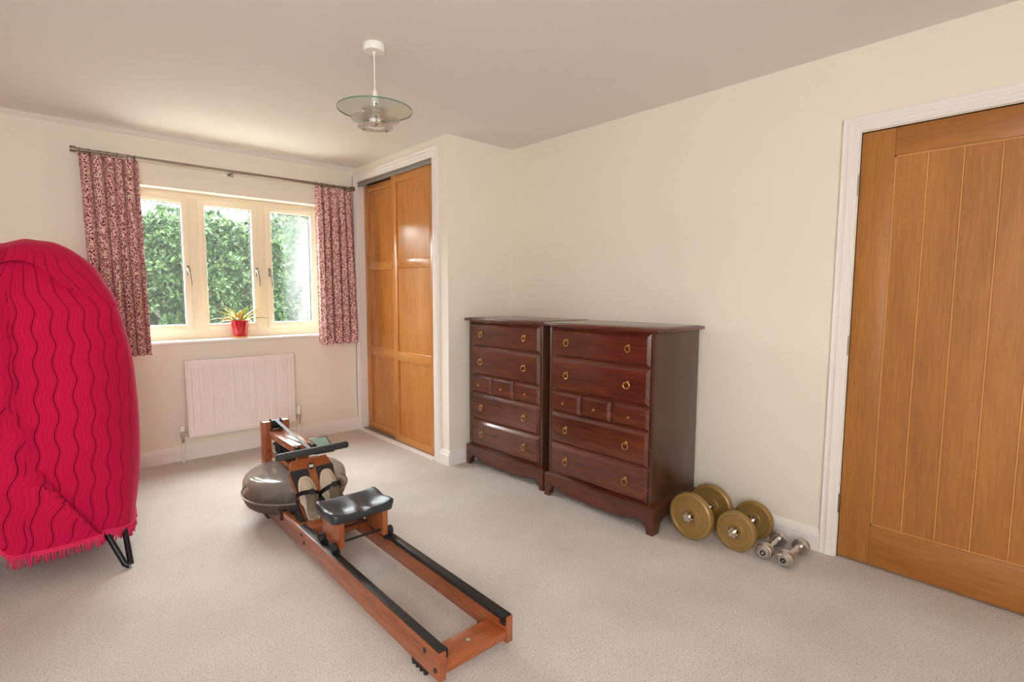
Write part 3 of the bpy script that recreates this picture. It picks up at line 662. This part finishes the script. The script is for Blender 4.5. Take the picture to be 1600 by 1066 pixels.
small_dumbbell((2.511, .868, 0), math.radians(-1), 'small chrome dumbbell nearest the oak door', '1')
# ------------------------------------------------------------------ rowing machine
RO = Vector((1.035, 1.300, 0)); RR = math.radians(-.45)
e = rower = empty('rowing_machine', RO, RR, label='wooden water rowing machine lying along the carpet', cat='rowing machine')
for s_ in (-1, 1):
    a, c = sorted((s_*.128, s_*.156)); obj('rail', bx(a, c, 0, 2.06, .03, .128, bev=.003), M['cherry'], e)
    b = BM(); a, c = sorted((s_*.124, s_*.1535)); box(b, a, c, .004, 1.22, .1265, .1315, bev=.0012); a, c = sorted((s_*.121, s_*.1265)); box(b, a, c, .004, 1.22, .112, .130)
    a, c = sorted((s_*.118, s_*.128)); box(b, a, c, .004, .03, .098, .1305, bev=.003); obj('track', b, M['black'], e)
    b = BM()
    for y, z in ((.085, .098), (.022, .062), (1.18, .1), (1.15, .07)):
        a, c = sorted((s_*.155, s_*.1585)); cyl(b, (a, y, z), (c, y, z), .0085, seg=14)
    obj('bolt', b, M['black'], e)
    for y in (.10, 1.72):
        b = BM()
        for i in range(4): cyl(b, (s_*.142, y+i*.024, .0), (s_*.142, y+i*.024, .031), .009, .011, seg=10)
        obj('foot', b, M['rubber'], e)
b = BM(); box(b, -.1275, .1275, .002, .108, .048, .076, bev=.003); obj('cross_board', b, M['cherry_x'], e)
b = BM(); cyl(b, (0, .055, .0755), (0, .055, .0785), .0085, seg=16); obj('screw', b, M['darkchrome'], e)
b = BM(); cyl(b, (.02, .07, 0.0), (.02, .07, .0485), .010, seg=12); obj('foot', b, M['rubber'], e)
b = BM(); box(b, -.1275, .1275, 1.17, 1.26, .045, .125, bev=.003); obj('cross_board', b, M['cherry_x'], e)
b = BM(); tube(b, [(-.085, .10, .07), (-.085, .6, .068), (-.085, 1.18, .07)], .0042, 8); obj('shock_cord', b, M['black'], e)
# seat
st = empty('seat_carriage', (0, .92, 0)); st.parent = e
nx, ny = 44, 30; b = BM(); top_, bot = [], []
def seat_h(u, v):   # u lateral -1..1, v -1 (rear, near camera) .. 1 (front)
    z = .300
    z -= .020*math.exp(-((abs(u)-.42)/.30)**2)*math.exp(-((v+.15)/.62)**2)
    z -= .016*math.exp(-(u/.13)**2)*max(0, (-v+.1))**1.3
    z += .012*math.exp(-((abs(u)-1.0)/.22)**2)*math.exp(-((abs(v)-.7)/.5)**2)
    z += .006*max(0, v)**2
    return z
def rr_(u, v, a, c, r):   # square -> rounded rectangle
    x, y = u*a, v*c; dx, dy = max(0, abs(x)-(a-r)), max(0, abs(y)-(c-r))
    if dx > 0 and dy > 0:
        d = math.hypot(dx, dy); m_ = max(dx, dy); k = m_/d
        x = math.copysign(a-r+dx*k, x); y = math.copysign(c-r+dy*k, y)
    return x, y
for i in range(nx+1):
    ct, cb = [], []
    for j in range(ny+1):
        u, v = -1+2*i/nx, -1+2*j/ny; x, y = rr_(u, v, .152, .108, .03)
        edge = max(abs(u), abs(v)); dz = .010*max(0, (edge-.90)/.10)**2
        ct.append(b.verts.new((x, y, seat_h(u, v)-dz))); x2, y2 = rr_(u, v, .146, .102, .03); cb.append(b.verts.new((x2, y2, .262)))
    top_.append(ct); bot.append(cb)
for i in range(nx):
    for j in range(ny):
        b.faces.new((top_[i][j], top_[i+1][j], top_[i+1][j+1], top_[i][j+1])); b.faces.new((bot[i][j], bot[i][j+1], bot[i+1][j+1], bot[i+1][j]))
def strip(a, c):
    for k in range(len(a)-1): b.faces.new((a[k], c[k], c[k+1], a[k+1]))
strip([t_[0] for t_ in top_], [t_[0] for t_ in bot]); strip([t_[-1] for t_ in bot], [t_[-1] for t_ in top_]); strip(bot[0], top_[0]); strip(top_[-1], bot[-1])
obj('seat_pad', b, mat('grey_black_seat_rubber', lin(44, 47, 52), .38), st, smooth=60)
for s_ in (-1, 1):
    a, c = sorted((s_*.092, s_*.118)); obj('side_block', bx(a, c, -.092, .092, .142, .262, bev=.003), M['cherry_z'], st)
    for y in (-.072, .062):
        b = BM(); a, c = sorted((s_*.126, s_*.146)); Mw = T((s_*.136, y, .1525)) @ RY(PI/2)
        lathe(b, [(0, -.009), (.007, -.010), (.008, -.007), (.016, -.007), (.019, -.010), (.0205, -.007), (.0205, -.002), (.019, 0), (.0205, .002), (.0205, .007), (.019, .010), (.016, .007), (.008, .007), (.007, .010), (0, .009)], 26, Mw)
        cyl(b, (s_*.118, y, .1525), (s_*.128, y, .1525), .006, seg=10); obj('wheel', b, M['rubber'], st)
        b = BM(); cyl(b, (s_*.110, y, .120), (s_*.122, y, .120), .009, seg=14); box(b, *sorted((s_*.108, s_*.118)), y-.006, y+.006, .118, .15); obj('guide_roller', b, M['black'], st)
b = BM(); cyl(b, (-.093, -.07, .165), (.093, -.07, .165), .0055, seg=12); cyl(b, (-.093, .07, .165), (.093, .07, .165), .0055, seg=12); obj('axle', b, M['black'], st)
# footboard
AL = math.radians(54); FB = T((0, 1.262, .085)) @ RX(AL)      # local: x lateral, y up the slope, z out of the board
poly = [(-.090, 0), (.090, 0), (.112, .22), (.118, .295), (.092, .360), (-.092, .360), (-.118, .295), (-.112, .22)]
b = BM(); prism(b, poly, lambda x, y: (x, y, 0), lambda x, y: (x, y, -.022)); bmesh.ops.transform(b, matrix=FB, verts=b.verts[:]); fb = obj('footboard', b, M['cherry'], e, smooth=20)
for s_ in (-1, 1):
    pp = [(s_*.020, .03), (s_*.088, .03), (s_*.114, .294), (s_*.110, .305), (s_*.027, .305), (s_*.021, .298)]
    b = BM(); prism(b, pp, lambda x, y: (x, y, .0035), lambda x, y: (x, y, -.001)); bmesh.ops.transform(b, matrix=FB, verts=b.verts[:]); obj('foot_pad', b, M['rubber'], fb)
    b = BM(); box(b, s_*.058-.042, s_*.058+.042, -.012, .006, .0, .045, bev=.006, M=FB); box(b, s_*.058-.036, s_*.058+.036, .0, .13, .0036, .009, bev=.002, M=FB); obj('heel_rest', b, M['black'], fb)
b = BM(); box(b, -.020, .020, .06, .15, .0, .007, bev=.002, M=FB); box(b, -.010, .010, .075, .135, .006, .016, bev=.003, M=FB); obj('strap_clip', b, M['black'], fb)
b = BM(); lathe(b, [(0, .003), (.0175, .003), (.0175, -.001), (0, -.001)], 32, FB @ T((0, .312, 0))); lg = obj('logo_badge', b, M['black'], fb)
b = BM()
for yy, hw_ in ((.0055, .0105), (0, .0125), (-.0055, .0105)): box(b, -hw_, hw_, .312+yy-.0017, .312+yy+.0017, .003, .0036, M=FB)
obj('logo_bars', b, M['white'], lg, smooth=0)
# foot straps over the shoes
def strap(s_, sl):
    w = .011; b = BM(); cx = s_*.060; rows = []
    for k in range(15):
        a = PI*k/14; x = cx+.056*math.cos(a)*s_*-1; z = .004+.072*math.sin(a)**.6; y = sl+.012*math.cos(a)*-1
        rows.append([(x, y-w, z), (x, y+w, z)])
    V1 = [[b.verts.new(p) for p in r] for r in rows]
    for a, c in zip(V1, V1[1:]): b.faces.new((a[0], a[1], c[1], c[0]))
    r = bmesh.ops.solidify(b, geom=b.faces[:], thickness=.0022)
    box(b, cx-.010, cx+.014, sl-.014, sl+.014, .075, .082, bev=.002)
    if s_ < 0:
        q = [(cx-.054, sl-.006, .008), (cx-.062, sl-.05, .016), (cx-.072, sl-.10, .006), (cx-.078, sl-.135, -.004)]
        for (p0, p1) in zip(q, q[1:]):
            p0, p1 = Vector(p0), Vector(p1); n_ = Vector((.3, 0, 1)).normalized(); sd = (p1-p0).cross(n_).normalized()*.009
            f = [b.verts.new(v) for v in (p0-sd, p0+sd, p1+sd, p1-sd, p0-sd+n_*.002, p0+sd+n_*.002, p1+sd+n_*.002, p1-sd+n_*.002)]
            for qd in ((0, 1, 2, 3), (7, 6, 5, 4), (0, 4, 5, 1), (1, 5, 6, 2), (2, 6, 7, 3), (3, 7, 4, 0)): b.faces.new([f[z] for z in qd])
    bmesh.ops.transform(b, matrix=FB, verts=b.verts[:]); obj('foot_strap', b, mat('black_webbing', lin(34, 31, 32), .75), fb)
strap(-1, .155); strap(1, .165)
# uprights, arms, strap, pulleys, handle, console
for s_ in (-1, 1):
    a, c = sorted((s_*.032, s_*.076)); obj('upright', bx(a, c, 1.985, 2.05, .03, .484, bev=.003), M['cherry_z'], e)
obj('front_beam', bx(-.128, .128, 1.99, 2.045, .035, .10, bev=.003), M['cherry_x'], e)
b = BM(); box(b, -.058, .058, 1.54, 1.985, .398, .436, bev=.003); obj('top_arm', b, M['cherry'], e)
b = BM(); box(b, -.058, .058, 1.60, 1.985, .288, .312, bev=.003); obj('lower_arm', b, M['cherry'], e)
b = BM(); box(b, -.030, .030, 1.555, 1.60, .285, .40, bev=.003); obj('arm_post', b, M['cherry_z'], e)
b = BM()
for x in (-.04, .04): cyl(b, (x, 1.565, .4355), (x, 1.565, .438), .008, seg=14)
obj('screw', b, M['black'], e)
for s_ in (-1, 1):
    b = BM(); cyl(b, (s_*.043, 1.515, .425), (s_*.043, 1.541, .425), .011, seg=16); cyl(b, (s_*.043, 1.505, .425), (s_*.043, 1.516, .425), .014, .012, seg=16); obj('handle_rest', b, M['rubber'], e)
b = BM(); lathe(b, [(0, -.03), (.036, -.03), (.036, -.027), (.028, -.024), (.028, .024), (.036, .027), (.036, .03), (0, .03)], 32, T((0, 2.0, .462)) @ RY(PI/2)); obj('pulley', b, M['black'], e)
for y, r_p, zz in ((1.70, .026, .345), (1.86, .034, .352)):
    b = BM(); lathe(b, [(0, -.03), (r_p, -.03), (r_p, -.025), (r_p*.7, -.02), (r_p*.7, .02), (r_p, .025), (r_p, .03), (0, .03)], 28, T((-.028, y, zz))); obj('pulley', b, M['black'], e)
b = BM(); cyl(b, (.02, 1.9, .312), (.02, 1.9, .398), .012, seg=12); cyl(b, (-.03, 1.62, .312), (-.03, 1.62, .398), .01, seg=12); obj('arm_spacer', b, M['black'], e)
ribbon = [(0, 1.420, .430), (0, 1.50, .437), (0, 1.56, .442), (0, 1.75, .460), (0, 1.97, .487), (0, 2.0, .4915), (0, 2.025, .485)]
b = BM(); R_ = [[b.verts.new((p[0]-.0105, p[1], p[2])), b.verts.new((p[0]+.0105, p[1], p[2]))] for p in ribbon]
for a, c in zip(R_, R_[1:]): b.faces.new((a[0], a[1], c[1], c[0]))
bmesh.ops.solidify(b, geom=b.faces[:], thickness=.002); obj('drive_strap', b, mat('grey_webbing', lin(120, 122, 128), .5), e)
b = bx(-.19, .19, 1.388, 1.420, .413, .449, bev=.011, seg=3); obj('handle', b, mat('black_foam_grip', lin(46, 46, 48), .6), e)
cz = T((.105, 1.60, .405)) @ RX(math.radians(24)) @ RY(math.radians(2))
b = BM(); box(b, -.046, .070, -.070, .062, -.018, .0, bev=.005, M=cz); cn = obj('console', b, M['black'], e)
b = BM(); box(b, -.038, .060, -.028, .050, .0, .0012, M=cz); obj('console_screen', b, mat('lcd_green_grey', lin(140, 172, 158), .15), cn, smooth=0)
b = BM()
for i in range(5): box(b, -.036+i*.019, -.023+i*.019, -.050, -.038, 0, .003, bev=.001, M=cz)
obj('console_buttons', b, M['white'], cn)
b = BM(); box(b, .055, .09, 1.57, 1.62, .385, .398, bev=.002); obj('console_bracket', b, M['black'], e)
# water tank
m = M['tank'] = bpy.data.materials.new('smoky_polycarbonate'); m.use_nodes = True; nt = m.node_tree; pb = bsdf(m)
pb.inputs['Base Color'].default_value = lin(205, 198, 190); pb.inputs['Roughness'].default_value = .07; pb.inputs['IOR'].default_value = 1.45
tr = N(m, 'ShaderNodeBsdfTransparent'); tr.inputs[0].default_value = lin(196, 184, 176); mx = N(m, 'ShaderNodeMixShader')
no = N(m, 'ShaderNodeTexNoise', Scale=420.0, Detail=2.0); L(m, coords(m), no.inputs['Vector'])
sx = N(m, 'ShaderNodeSeparateXYZ'); t_ = N(m, 'ShaderNodeTexCoord'); L(m, t_.outputs['Object'], sx.inputs[0])
g = N(m, 'ShaderNodeMapRange'); g.inputs['From Min'].default_value = .17; g.inputs['From Max'].default_value = .26; g.inputs['To Min'].default_value = .10; g.inputs['To Max'].default_value = .34; L(m, sx.outputs[2], g.inputs[0])
L(m, g.outputs[0], mx.inputs[0]); L(m, tr.outputs[0], mx.inputs[1]); L(m, pb.outputs[0], mx.inputs[2])
L(m, mx.outputs[0], nt.nodes['Material Output'].inputs[0]); bump(m, no.outputs[0], .08, .001)
TK = T((.0, 1.685, 0))
upper = [(.280, .163), (.279, .172), (.273, .176), (.2725, .212), (.270, .230), (.263, .246), (.251, .258), (.234, .265), (.20, .269), (.12, .274), (.0, .276)]
lower = [(.280, .160), (.279, .150), (.272, .147), (.268, .125), (.258, .105), (.238, .090), (.20, .082), (.0, .080)]
def shell(pr, th):
    return pr + [(max(0, r-th) if r > 0 else 0, z-th*.6 if z > .16 else z+th*.6) for r, z in pr[::-1]]
tk = obj('water_tank', lathe(BM(), upper, 72, TK), M['tank'], e, smooth=50)
obj('tank_base', lathe(BM(), lower, 72, TK), M['tank'], tk, smooth=50)
obj('tank_seam', lathe(BM(), [(.2795, .158), (.2830, .159), (.2830, .1655), (.2795, .1665)], 72, TK, closed=True), mat('tank_seal', lin(120, 108, 98), .3), tk)
wm = bpy.data.materials.new('tank_water'); wm.use_nodes = True; q = wm.node_tree; q.nodes.clear(); oo = q.nodes.new('ShaderNodeOutputMaterial'); a1 = q.nodes.new('ShaderNodeBsdfTransparent'); a1.inputs[0].default_value = lin(196, 186, 168); a2 = q.nodes.new('ShaderNodeBsdfGlossy'); a2.inputs['Roughness'].default_value = .03; a3 = q.nodes.new('ShaderNodeMixShader'); a3.inputs[0].default_value = .12
L(wm, a1.outputs[0], a3.inputs[1]); L(wm, a2.outputs[0], a3.inputs[2]); L(wm, a3.outputs[0], oo.inputs[0])
obj('water', lathe(BM(), [(0, .084), (.2, .086), (.235, .094), (.256, .110), (.266, .128), (.268, .140), (0, .140)], 48, TK), wm, tk)
b = BM()
for k in range(4): box(b, -.20, .20, -.004, .004, .13, .24, M=TK @ RZ(PI*k/4+.2))
cyl(b, (0, 1.685, .09), (0, 1.685, .26), .02, seg=16); obj('paddle', b, mat('paddle_grey', lin(120, 112, 106), .4), tk, smooth=0)
for x, y in ((-.155, 1.46), (.155, 1.46), (-.15, 1.9), (.15, 1.9)):
    b = BM(); box(b, x-.022, x+.022, y-.016, y+.016, .1285, .1345, bev=.002); box(b, x-.010, x+.010, y-.010, y+.010, .08, .13); obj('tank_clip', b, M['black'], e)
# ------------------------------------------------------------------ shoes on the footboard
M['shoe'] = paint('beige_canvas', lin(186, 172, 152), .85, .3, 300); M['sole'] = mat('off_white_sole', lin(204, 192, 172), .6); M['taupe'] = paint('taupe_lining', lin(140, 126, 108), .85, .3, 300)
def shoe(s_, sl, label):
    Mo = T(RO) @ RZ(RR) @ FB @ T((s_*.060, sl, .0095))
    e = bpy.data.objects.new('shoe', None); C.objects.link(e); e.matrix_world = Mo; tag(e, label, 'shoe', 'pair of beige shoes strapped on the rower'); e.empty_display_size = .05
    Lh = .262
    def wid(t): return .0335+.0115*math.sin(min(1, max(0, (t-.18)/.72))*PI) if t < .9 else 0
    def outline(off, n=44):
        pts = []
        for k in range(n):
            a = 2*PI*k/n; c, s = math.cos(a), math.sin(a); y = Lh/2+(Lh/2+off)*s; t = y/Lh
            w = (.047 if s > 0 else .040)-.004*abs(s); ex = .62
            x = math.copysign(abs(c)**ex, c)*(w+off)*(1 if s > 0 else 1-.10*s*s)
            if s < 0: x *= .98-.06*max(0, 1-abs(t-.35)*6)
            pts.append((x+.004*s_*-1*math.sin(PI*t), y))
        return pts
    b = BM(); rings = [[b.verts.new((x, y, z)) for x, y in outline(o_)] for o_, z in ((-.004, 0), (0, .002), (.0005, .016), (-.001, .019))]
    for a, c in zip(rings, rings[1:]):
        for k in range(len(a)): b.faces.new((a[k], a[(k+1) % len(a)], c[(k+1) % len(a)], c[k]))
    b.faces.new(rings[0][::-1]); b.faces.new(rings[-1]); obj('sole', b, M['sole'], e)
    # upper: a height field with an opening towards the heel
    b = BM(); ou = outline(-.004); n = len(ou); cxm = [0, Lh/2]; rings = []
    def hgt(y, f):
        t = y/Lh; ridge = .028+.022*min(1, max(0, (.95-t)/.45)); return .018+ridge*(1-f**2.4)
    for f in (1, .97, .90, .80, .68, .55, .42, .28, .14):
        rr = []
        for x, y in ou:
            yy = Lh*.5+(y-Lh*.5)*f; rr.append(b.verts.new((x*f, yy, hgt(yy, f))))
        rings.append(rr)
    for a, c in zip(rings, rings[1:]):
        for k in range(n):
            qv = (a[k], a[(k+1) % n], c[(k+1) % n], c[k]); cy = sum(v.co.y for v in qv)/4; cx_ = sum(v.co.x for v in qv)/4
            if cy < Lh*.44 and abs(cx_) < .026*min(1, max(0, (cy-.012)/.03)): continue
            b.faces.new(qv)
    b.faces.new(rings[-1]); b.faces.ensure_lookup_table()
    o = obj('upper', b, M['shoe'], e, smooth=70); md = o.modifiers.new('s', 'SOLIDIFY'); md.thickness = .0025
    b = BM(); lathe(b, [(0, .026), (.030, .026), (.033, .020), (0, .020)], 24, T((0, Lh*.28, 0)) @ Matrix.Diagonal((.85, 2.0, 1, 1))); obj('insole', b, M['taupe'], e)
    b = BM(); nxp, nyp = 8, 10; G = []
    for i in range(nxp+1):
        G.append([])
        for j in range(nyp+1):
            u = -1+2*i/nxp; y = Lh*(.30+.32*j/nyp); G[-1].append(b.verts.new((u*.030, y, hgt(y, abs(u)*.62)+.0035)))
    for i in range(nxp):
        for j in range(nyp): b.faces.new((G[i][j], G[i+1][j], G[i+1][j+1], G[i][j+1]))
    bmesh.ops.solidify(b, geom=b.faces[:], thickness=.003); obj('tongue', b, M['taupe'], e, smooth=60)
    return e
shoe(-1, -.004, 'left beige slip-on shoe strapped to the rower footboard')
shoe(1, .010, 'right beige slip-on shoe strapped to the rower footboard')
# ------------------------------------------------------------------ covered frame and pink throw
e = empty('folding_frame', (-.08, 3.22, 0), label='black tubular frame standing hidden under the pink throw', cat='frame')
for s_, pa in ((1, [(.24, -.16, .30), (.262, -.235, .16), (.318, -.328, .02), (.330, -.336, .012), (.340, -.325, .014), (.335, -.20, .15), (.31, -.10, .30)]),
               (-1, [(-.16, -.16, .30), (-.17, -.235, .20), (-.215, -.375, .02), (-.225, -.39, .012), (-.235, -.375, .014), (-.26, -.20, .15), (-.26, -.10, .30)])):
    b = BM(); tube(b, pa, .0125, 12); obj('leg', b, M['frame_black'], e)
for s_ in (-1, 1):
    b = BM(); tube(b, [(s_*.27, .22, .0125), (s_*.27, .20, .3), (s_*.27, -.05, .32)], .0125, 10); obj('rear_leg', b, M['frame_black'], e)
b = BM()
for y in (-.12, .12): tube(b, [(-.30, y, .30), (-.30, y, 1.10), (-.2, y, 1.24), (.2, y, 1.24), (.30, y, 1.10), (.30, y, .30), (-.30, y, .30)], .0125, 10)
obj('main_tube', b, M['frame_black'], e)
m = M['throw'] = mat('crimson_throw_fabric', lin(206, 18, 74), .85, spec=.15)
bsdf(m).inputs['Sheen Weight'].default_value = .35; bsdf(m).inputs['Sheen Roughness'].default_value = .4; bsdf(m).inputs['Sheen Tint'].default_value = lin(255, 130, 165)
uv = N(m, 'ShaderNodeUVMap'); sp = N(m, 'ShaderNodeSeparateXYZ'); L(m, uv.outputs[0], sp.inputs[0])
def MA(op, a, b_=None):
    n = N(m, 'ShaderNodeMath', operation=op)
    for i, v in enumerate((a, b_)):
        if v is None: continue
        if isinstance(v, (int, float)): n.inputs[i].default_value = v
        else: L(m, v, n.inputs[i])
    return n.outputs[0]
wav = MA('MULTIPLY', MA('SINE', MA('MULTIPLY', sp.outputs[1], 2*PI/.150)), .0078)
sw = MA('ADD', sp.outputs[0], wav)
tri = MA('ABSOLUTE', MA('SUBTRACT', MA('FRACT', MA('DIVIDE', sw, .062)), .5))
line = N(m, 'ShaderNodeMapRange'); line.inputs['From Min'].default_value = .018; line.inputs['From Max'].default_value = .05; L(m, tri, line.inputs[0])
fine = MA('ABSOLUTE', MA('SUBTRACT', MA('FRACT', MA('DIVIDE', sw, .0155)), .5))
nz_ = N(m, 'ShaderNodeTexNoise', Scale=260.0, Detail=2.0); L(m, coords(m), nz_.inputs['Vector'])
rc = ramp(m, [(0, lin(108, 2, 34)), (1, lin(194, 16, 70))]); L(m, line.outputs[0], rc.inputs[0])
mc = N(m, 'ShaderNodeMix', data_type='RGBA', blend_type='MULTIPLY'); mc.inputs[0].default_value = 1
rf = ramp(m, [(.0, (.82, .80, .82, 1)), (.25, (1, 1, 1, 1))]); L(m, fine, rf.inputs[0]); L(m, rc.outputs[0], mc.inputs[6]); L(m, rf.outputs[0], mc.inputs[7]); L(m, mc.outputs[2], bsdf(m).inputs['Base Color'])
hgt_ = MA('ADD', MA('ADD', MA('MULTIPLY', line.outputs[0], .6), MA('MULTIPLY', fine, .5)), MA('MULTIPLY', nz_.outputs[0], .35)); bump(m, hgt_, .6, .004)
tw = empty('throw_blanket', (-.08, 3.22, .17), label='crimson pink wavy-ribbed throw draped over a tall frame', cat='blanket')
HZ = .172
CT = [(.0, .405, .285), (.2, .428, .30), (.47, .435, .305), (.75, .425, .30), (.90, .405, .285), (1.03, .375, .26), (1.13, .335, .22), (1.20, .275, .17), (1.255, .19, .115), (1.285, .10, .06), (1.295, 0, 0)]
def prof(t):
    # parameter along the profile curve by arc length
    return t
seg_l = [0]
for a, c in zip(CT, CT[1:]): seg_l.append(seg_l[-1]+math.hypot(c[0]-a[0], c[1]-a[1]))
def at_len(s):
    for i in range(len(CT)-1):
        if s <= seg_l[i+1] or i == len(CT)-2:
            f = (s-seg_l[i])/(seg_l[i+1]-seg_l[i]); f = min(1, max(0, f)); P0 = CT[max(0, i-1)]; P1 = CT[i]; P2 = CT[i+1]; P3 = CT[min(len(CT)-1, i+2)]
            cr = lambda k: .5*((2*P1[k])+(-P0[k]+P2[k])*f+(2*P0[k]-5*P1[k]+4*P2[k]-P3[k])*f*f+(-P0[k]+3*P1[k]-3*P2[k]+P3[k])*f**3)
            return cr(0), max(0, cr(1)), max(0, cr(2))
def sm(x, a, b_): x = min(1, max(0, (x-a)/(b_-a))); return x*x*(3-2*x)
na, nt_ = 260, 210; bm_ = BM(); uvl = bm_.loops.layers.uv.new('UVMap'); G = []; tot = seg_l[-1]
# reference perimeter (arc length at mid height) for the woven lines
def sup(a, w, d, ex):
    c, s = math.cos(a), math.sin(a); return math.copysign(abs(c)**ex, c)*w, math.copysign(abs(s)**ex, s)*d
per = [0]; prev = None
for i in range(na+1):
    a = -PI/2+2*PI*i/na; q = sup(a, .43, .30, .62)
    if prev: per.append(per[-1]+math.hypot(q[0]-prev[0], q[1]-prev[1]))
    prev = q
def ridge_x(z): # world-z of a diagonal overlap edge on the front face -> local x
    z = z+HZ
    pts = [(.14, .262), (.30, .15), (.5, .045), (.8, -.02), (1.04, -.03), (1.3, -.05), (1.5, -.06)]
    for (z0, x0), (z1, x1) in zip(pts, pts[1:]):
        if z <= z1: return x0+(x1-x0)*max(0, (z-z0))/(z1-z0)
    return -.06
for j in range(nt_+1):
    s = tot*j/nt_; h_, w_, d_ = at_len(s); row = []
    for i in range(na):
        a = -PI/2+2*PI*i/na; ex = .62+.30*sm(h_, 1.0, 1.28); x, y = sup(a, w_, d_, ex)
        nx_, ny_ = x/(w_*w_+1e-4), y/(d_*d_+1e-4); nl = math.hypot(nx_, ny_)+1e-6; nx_, ny_ = nx_/nl, ny_/nl
        front = sm(-ny_, .2, .7); side = 1-front
        # folds
        dsp = .010*math.sin(9*x+2.2*h_+1)*(1-.4*sm(h_, .9, 1.2)) + .007*math.sin(17*x-3.0*h_) + .006*math.sin(6*a+4*h_)
        dsp += front*.040*(1-sm(x-ridge_x(h_), -.004, .006))*(.25+.75*sm(x-ridge_x(h_), -.22, 0))
        # drooping swag of the top layer
        zf = 1.215-.16*sm(x, -.02, .40)-.10*max(0, x-.05)
        k = sm(h_-zf, -.004, .008); dsp += .052*k*(1-.6*sm(h_-zf, .02, .16))*(sm(-ny_, -.5, .3))*(1-.85*sm(x, .12, .30))
        # radiating pleats under the swag
        dd_ = zf-h_; dsp += front*.014*math.sin(24*(x+.10+.45*dd_))*sm(dd_, 0, .05)*(1-sm(dd_, .2, .6))*(1-sm(x, .06, .25))
        dsp *= min(1, w_/.15)
        zx = h_ + (.030*math.exp(-((x-.06)/.09)**2)+.018*math.exp(-((x+.02)/.05)**2)-.035*sm(-x, .05, .25))*sm(h_, 1.08, 1.26)
        zx += .010*math.sin(5*a+1)*(1-sm(h_, 0, .1)) - .012*(1-sm(h_, 0, .12))*sm(x, .0, .3)*front
        zx += 1.5*max(0, -.055-(x+nx_*dsp))*(1-sm(h_, 0, .5))*(front > .3)
        zx -= .030*k*(1-sm(h_-zf, .0, .10))*(1-.85*sm(x, .14, .30))*sm(-ny_, -.3, .3)
        rd = x-ridge_x(h_); x += front*.022*sm(rd, -.07, -.004)*(1-sm(rd, -.004, .004))*sm(h_, .03, .12)*(1-sm(h_, .9, 1.1))
        sh = .07*sm(h_, 1.12, 1.29)
        row.append(bm_.verts.new((x+nx_*dsp+sh, y+ny_*dsp, zx)))
        if j == nt_: break
    G.append(row)
for j in range(nt_):
    sv0, sv1 = tot*j/nt_, tot*(j+1)/nt_
    for i in range(na):
        i2 = (i+1) % na
        if j == nt_-1:
            f = bm_.faces.new((G[j][i], G[j][i2], G[j+1][0])); uvs = ((per[i], sv0), (per[i+1], sv0), (per[i], sv1))
        else:
            f = bm_.faces.new((G[j][i], G[j][i2], G[j+1][i2], G[j+1][i])); uvs = ((per[i], sv0), (per[i+1], sv0), (per[i+1], sv1), (per[i], sv1))
        cc = f.calc_center_median(); hc = cc.z
        if cc.y < -.12 and cc.x < ridge_x(hc) and hc < 1.16: uvs = tuple((u+.031-.16*v, v+.05) for u, v in uvs)
        elif hc > 1.215-.16*sm(cc.x, -.02, .40)-.10*max(0, cc.x-.05) and cc.y < .1: uvs = tuple((u+.40*v+.02, v) for u, v in uvs)
        else: uvs = tuple((u-.05*v, v) for u, v in uvs)
        for lp, q in zip(f.loops, uvs): lp[uvl].uv = q
hem = [v.co.copy() for v in G[0]]
cloth = obj('cloth', bm_, M['throw'], tw, smooth=180); md = cloth.modifiers.new('s', 'SOLIDIFY'); md.thickness = .004
b = BM(); fm_ = mat('crimson_fringe', lin(214, 34, 92), .85)
hl = len(hem); acc = 0
for i in range(hl):
    p0, p1 = hem[i], hem[(i+1) % hl]
    if p0.z > .03 or p1.z > .03: continue
    steps = max(1, int((p1-p0).length/.0085)+0); 
    for k in range(steps):
        acc += 1; p = p0.lerp(p1, k/steps); out = Vector((p.x, p.y, 0)).normalized()*random.uniform(-.004, .006)
        ln = random.uniform(.044, .060); p += Vector((0, 0, .006)) + out*.3
        q1 = p+Vector((random.uniform(-.003, .003), random.uniform(-.003, .003), -ln*.5)); q2 = p+out+Vector((random.uniform(-.006, .006), random.uniform(-.005, .005), -ln))
        tube(b, [p, q1, q2], [.0042, .0040, .0030], 5)
for k in range(2): tube(b, [v+Vector((0, 0, .004-.010*k)) for v in hem]+[hem[0]+Vector((0, 0, .004-.010*k))], .0052, 6)
o = obj('fringe', b, fm_, tw, smooth=180); o['kind'] = 'stuff'
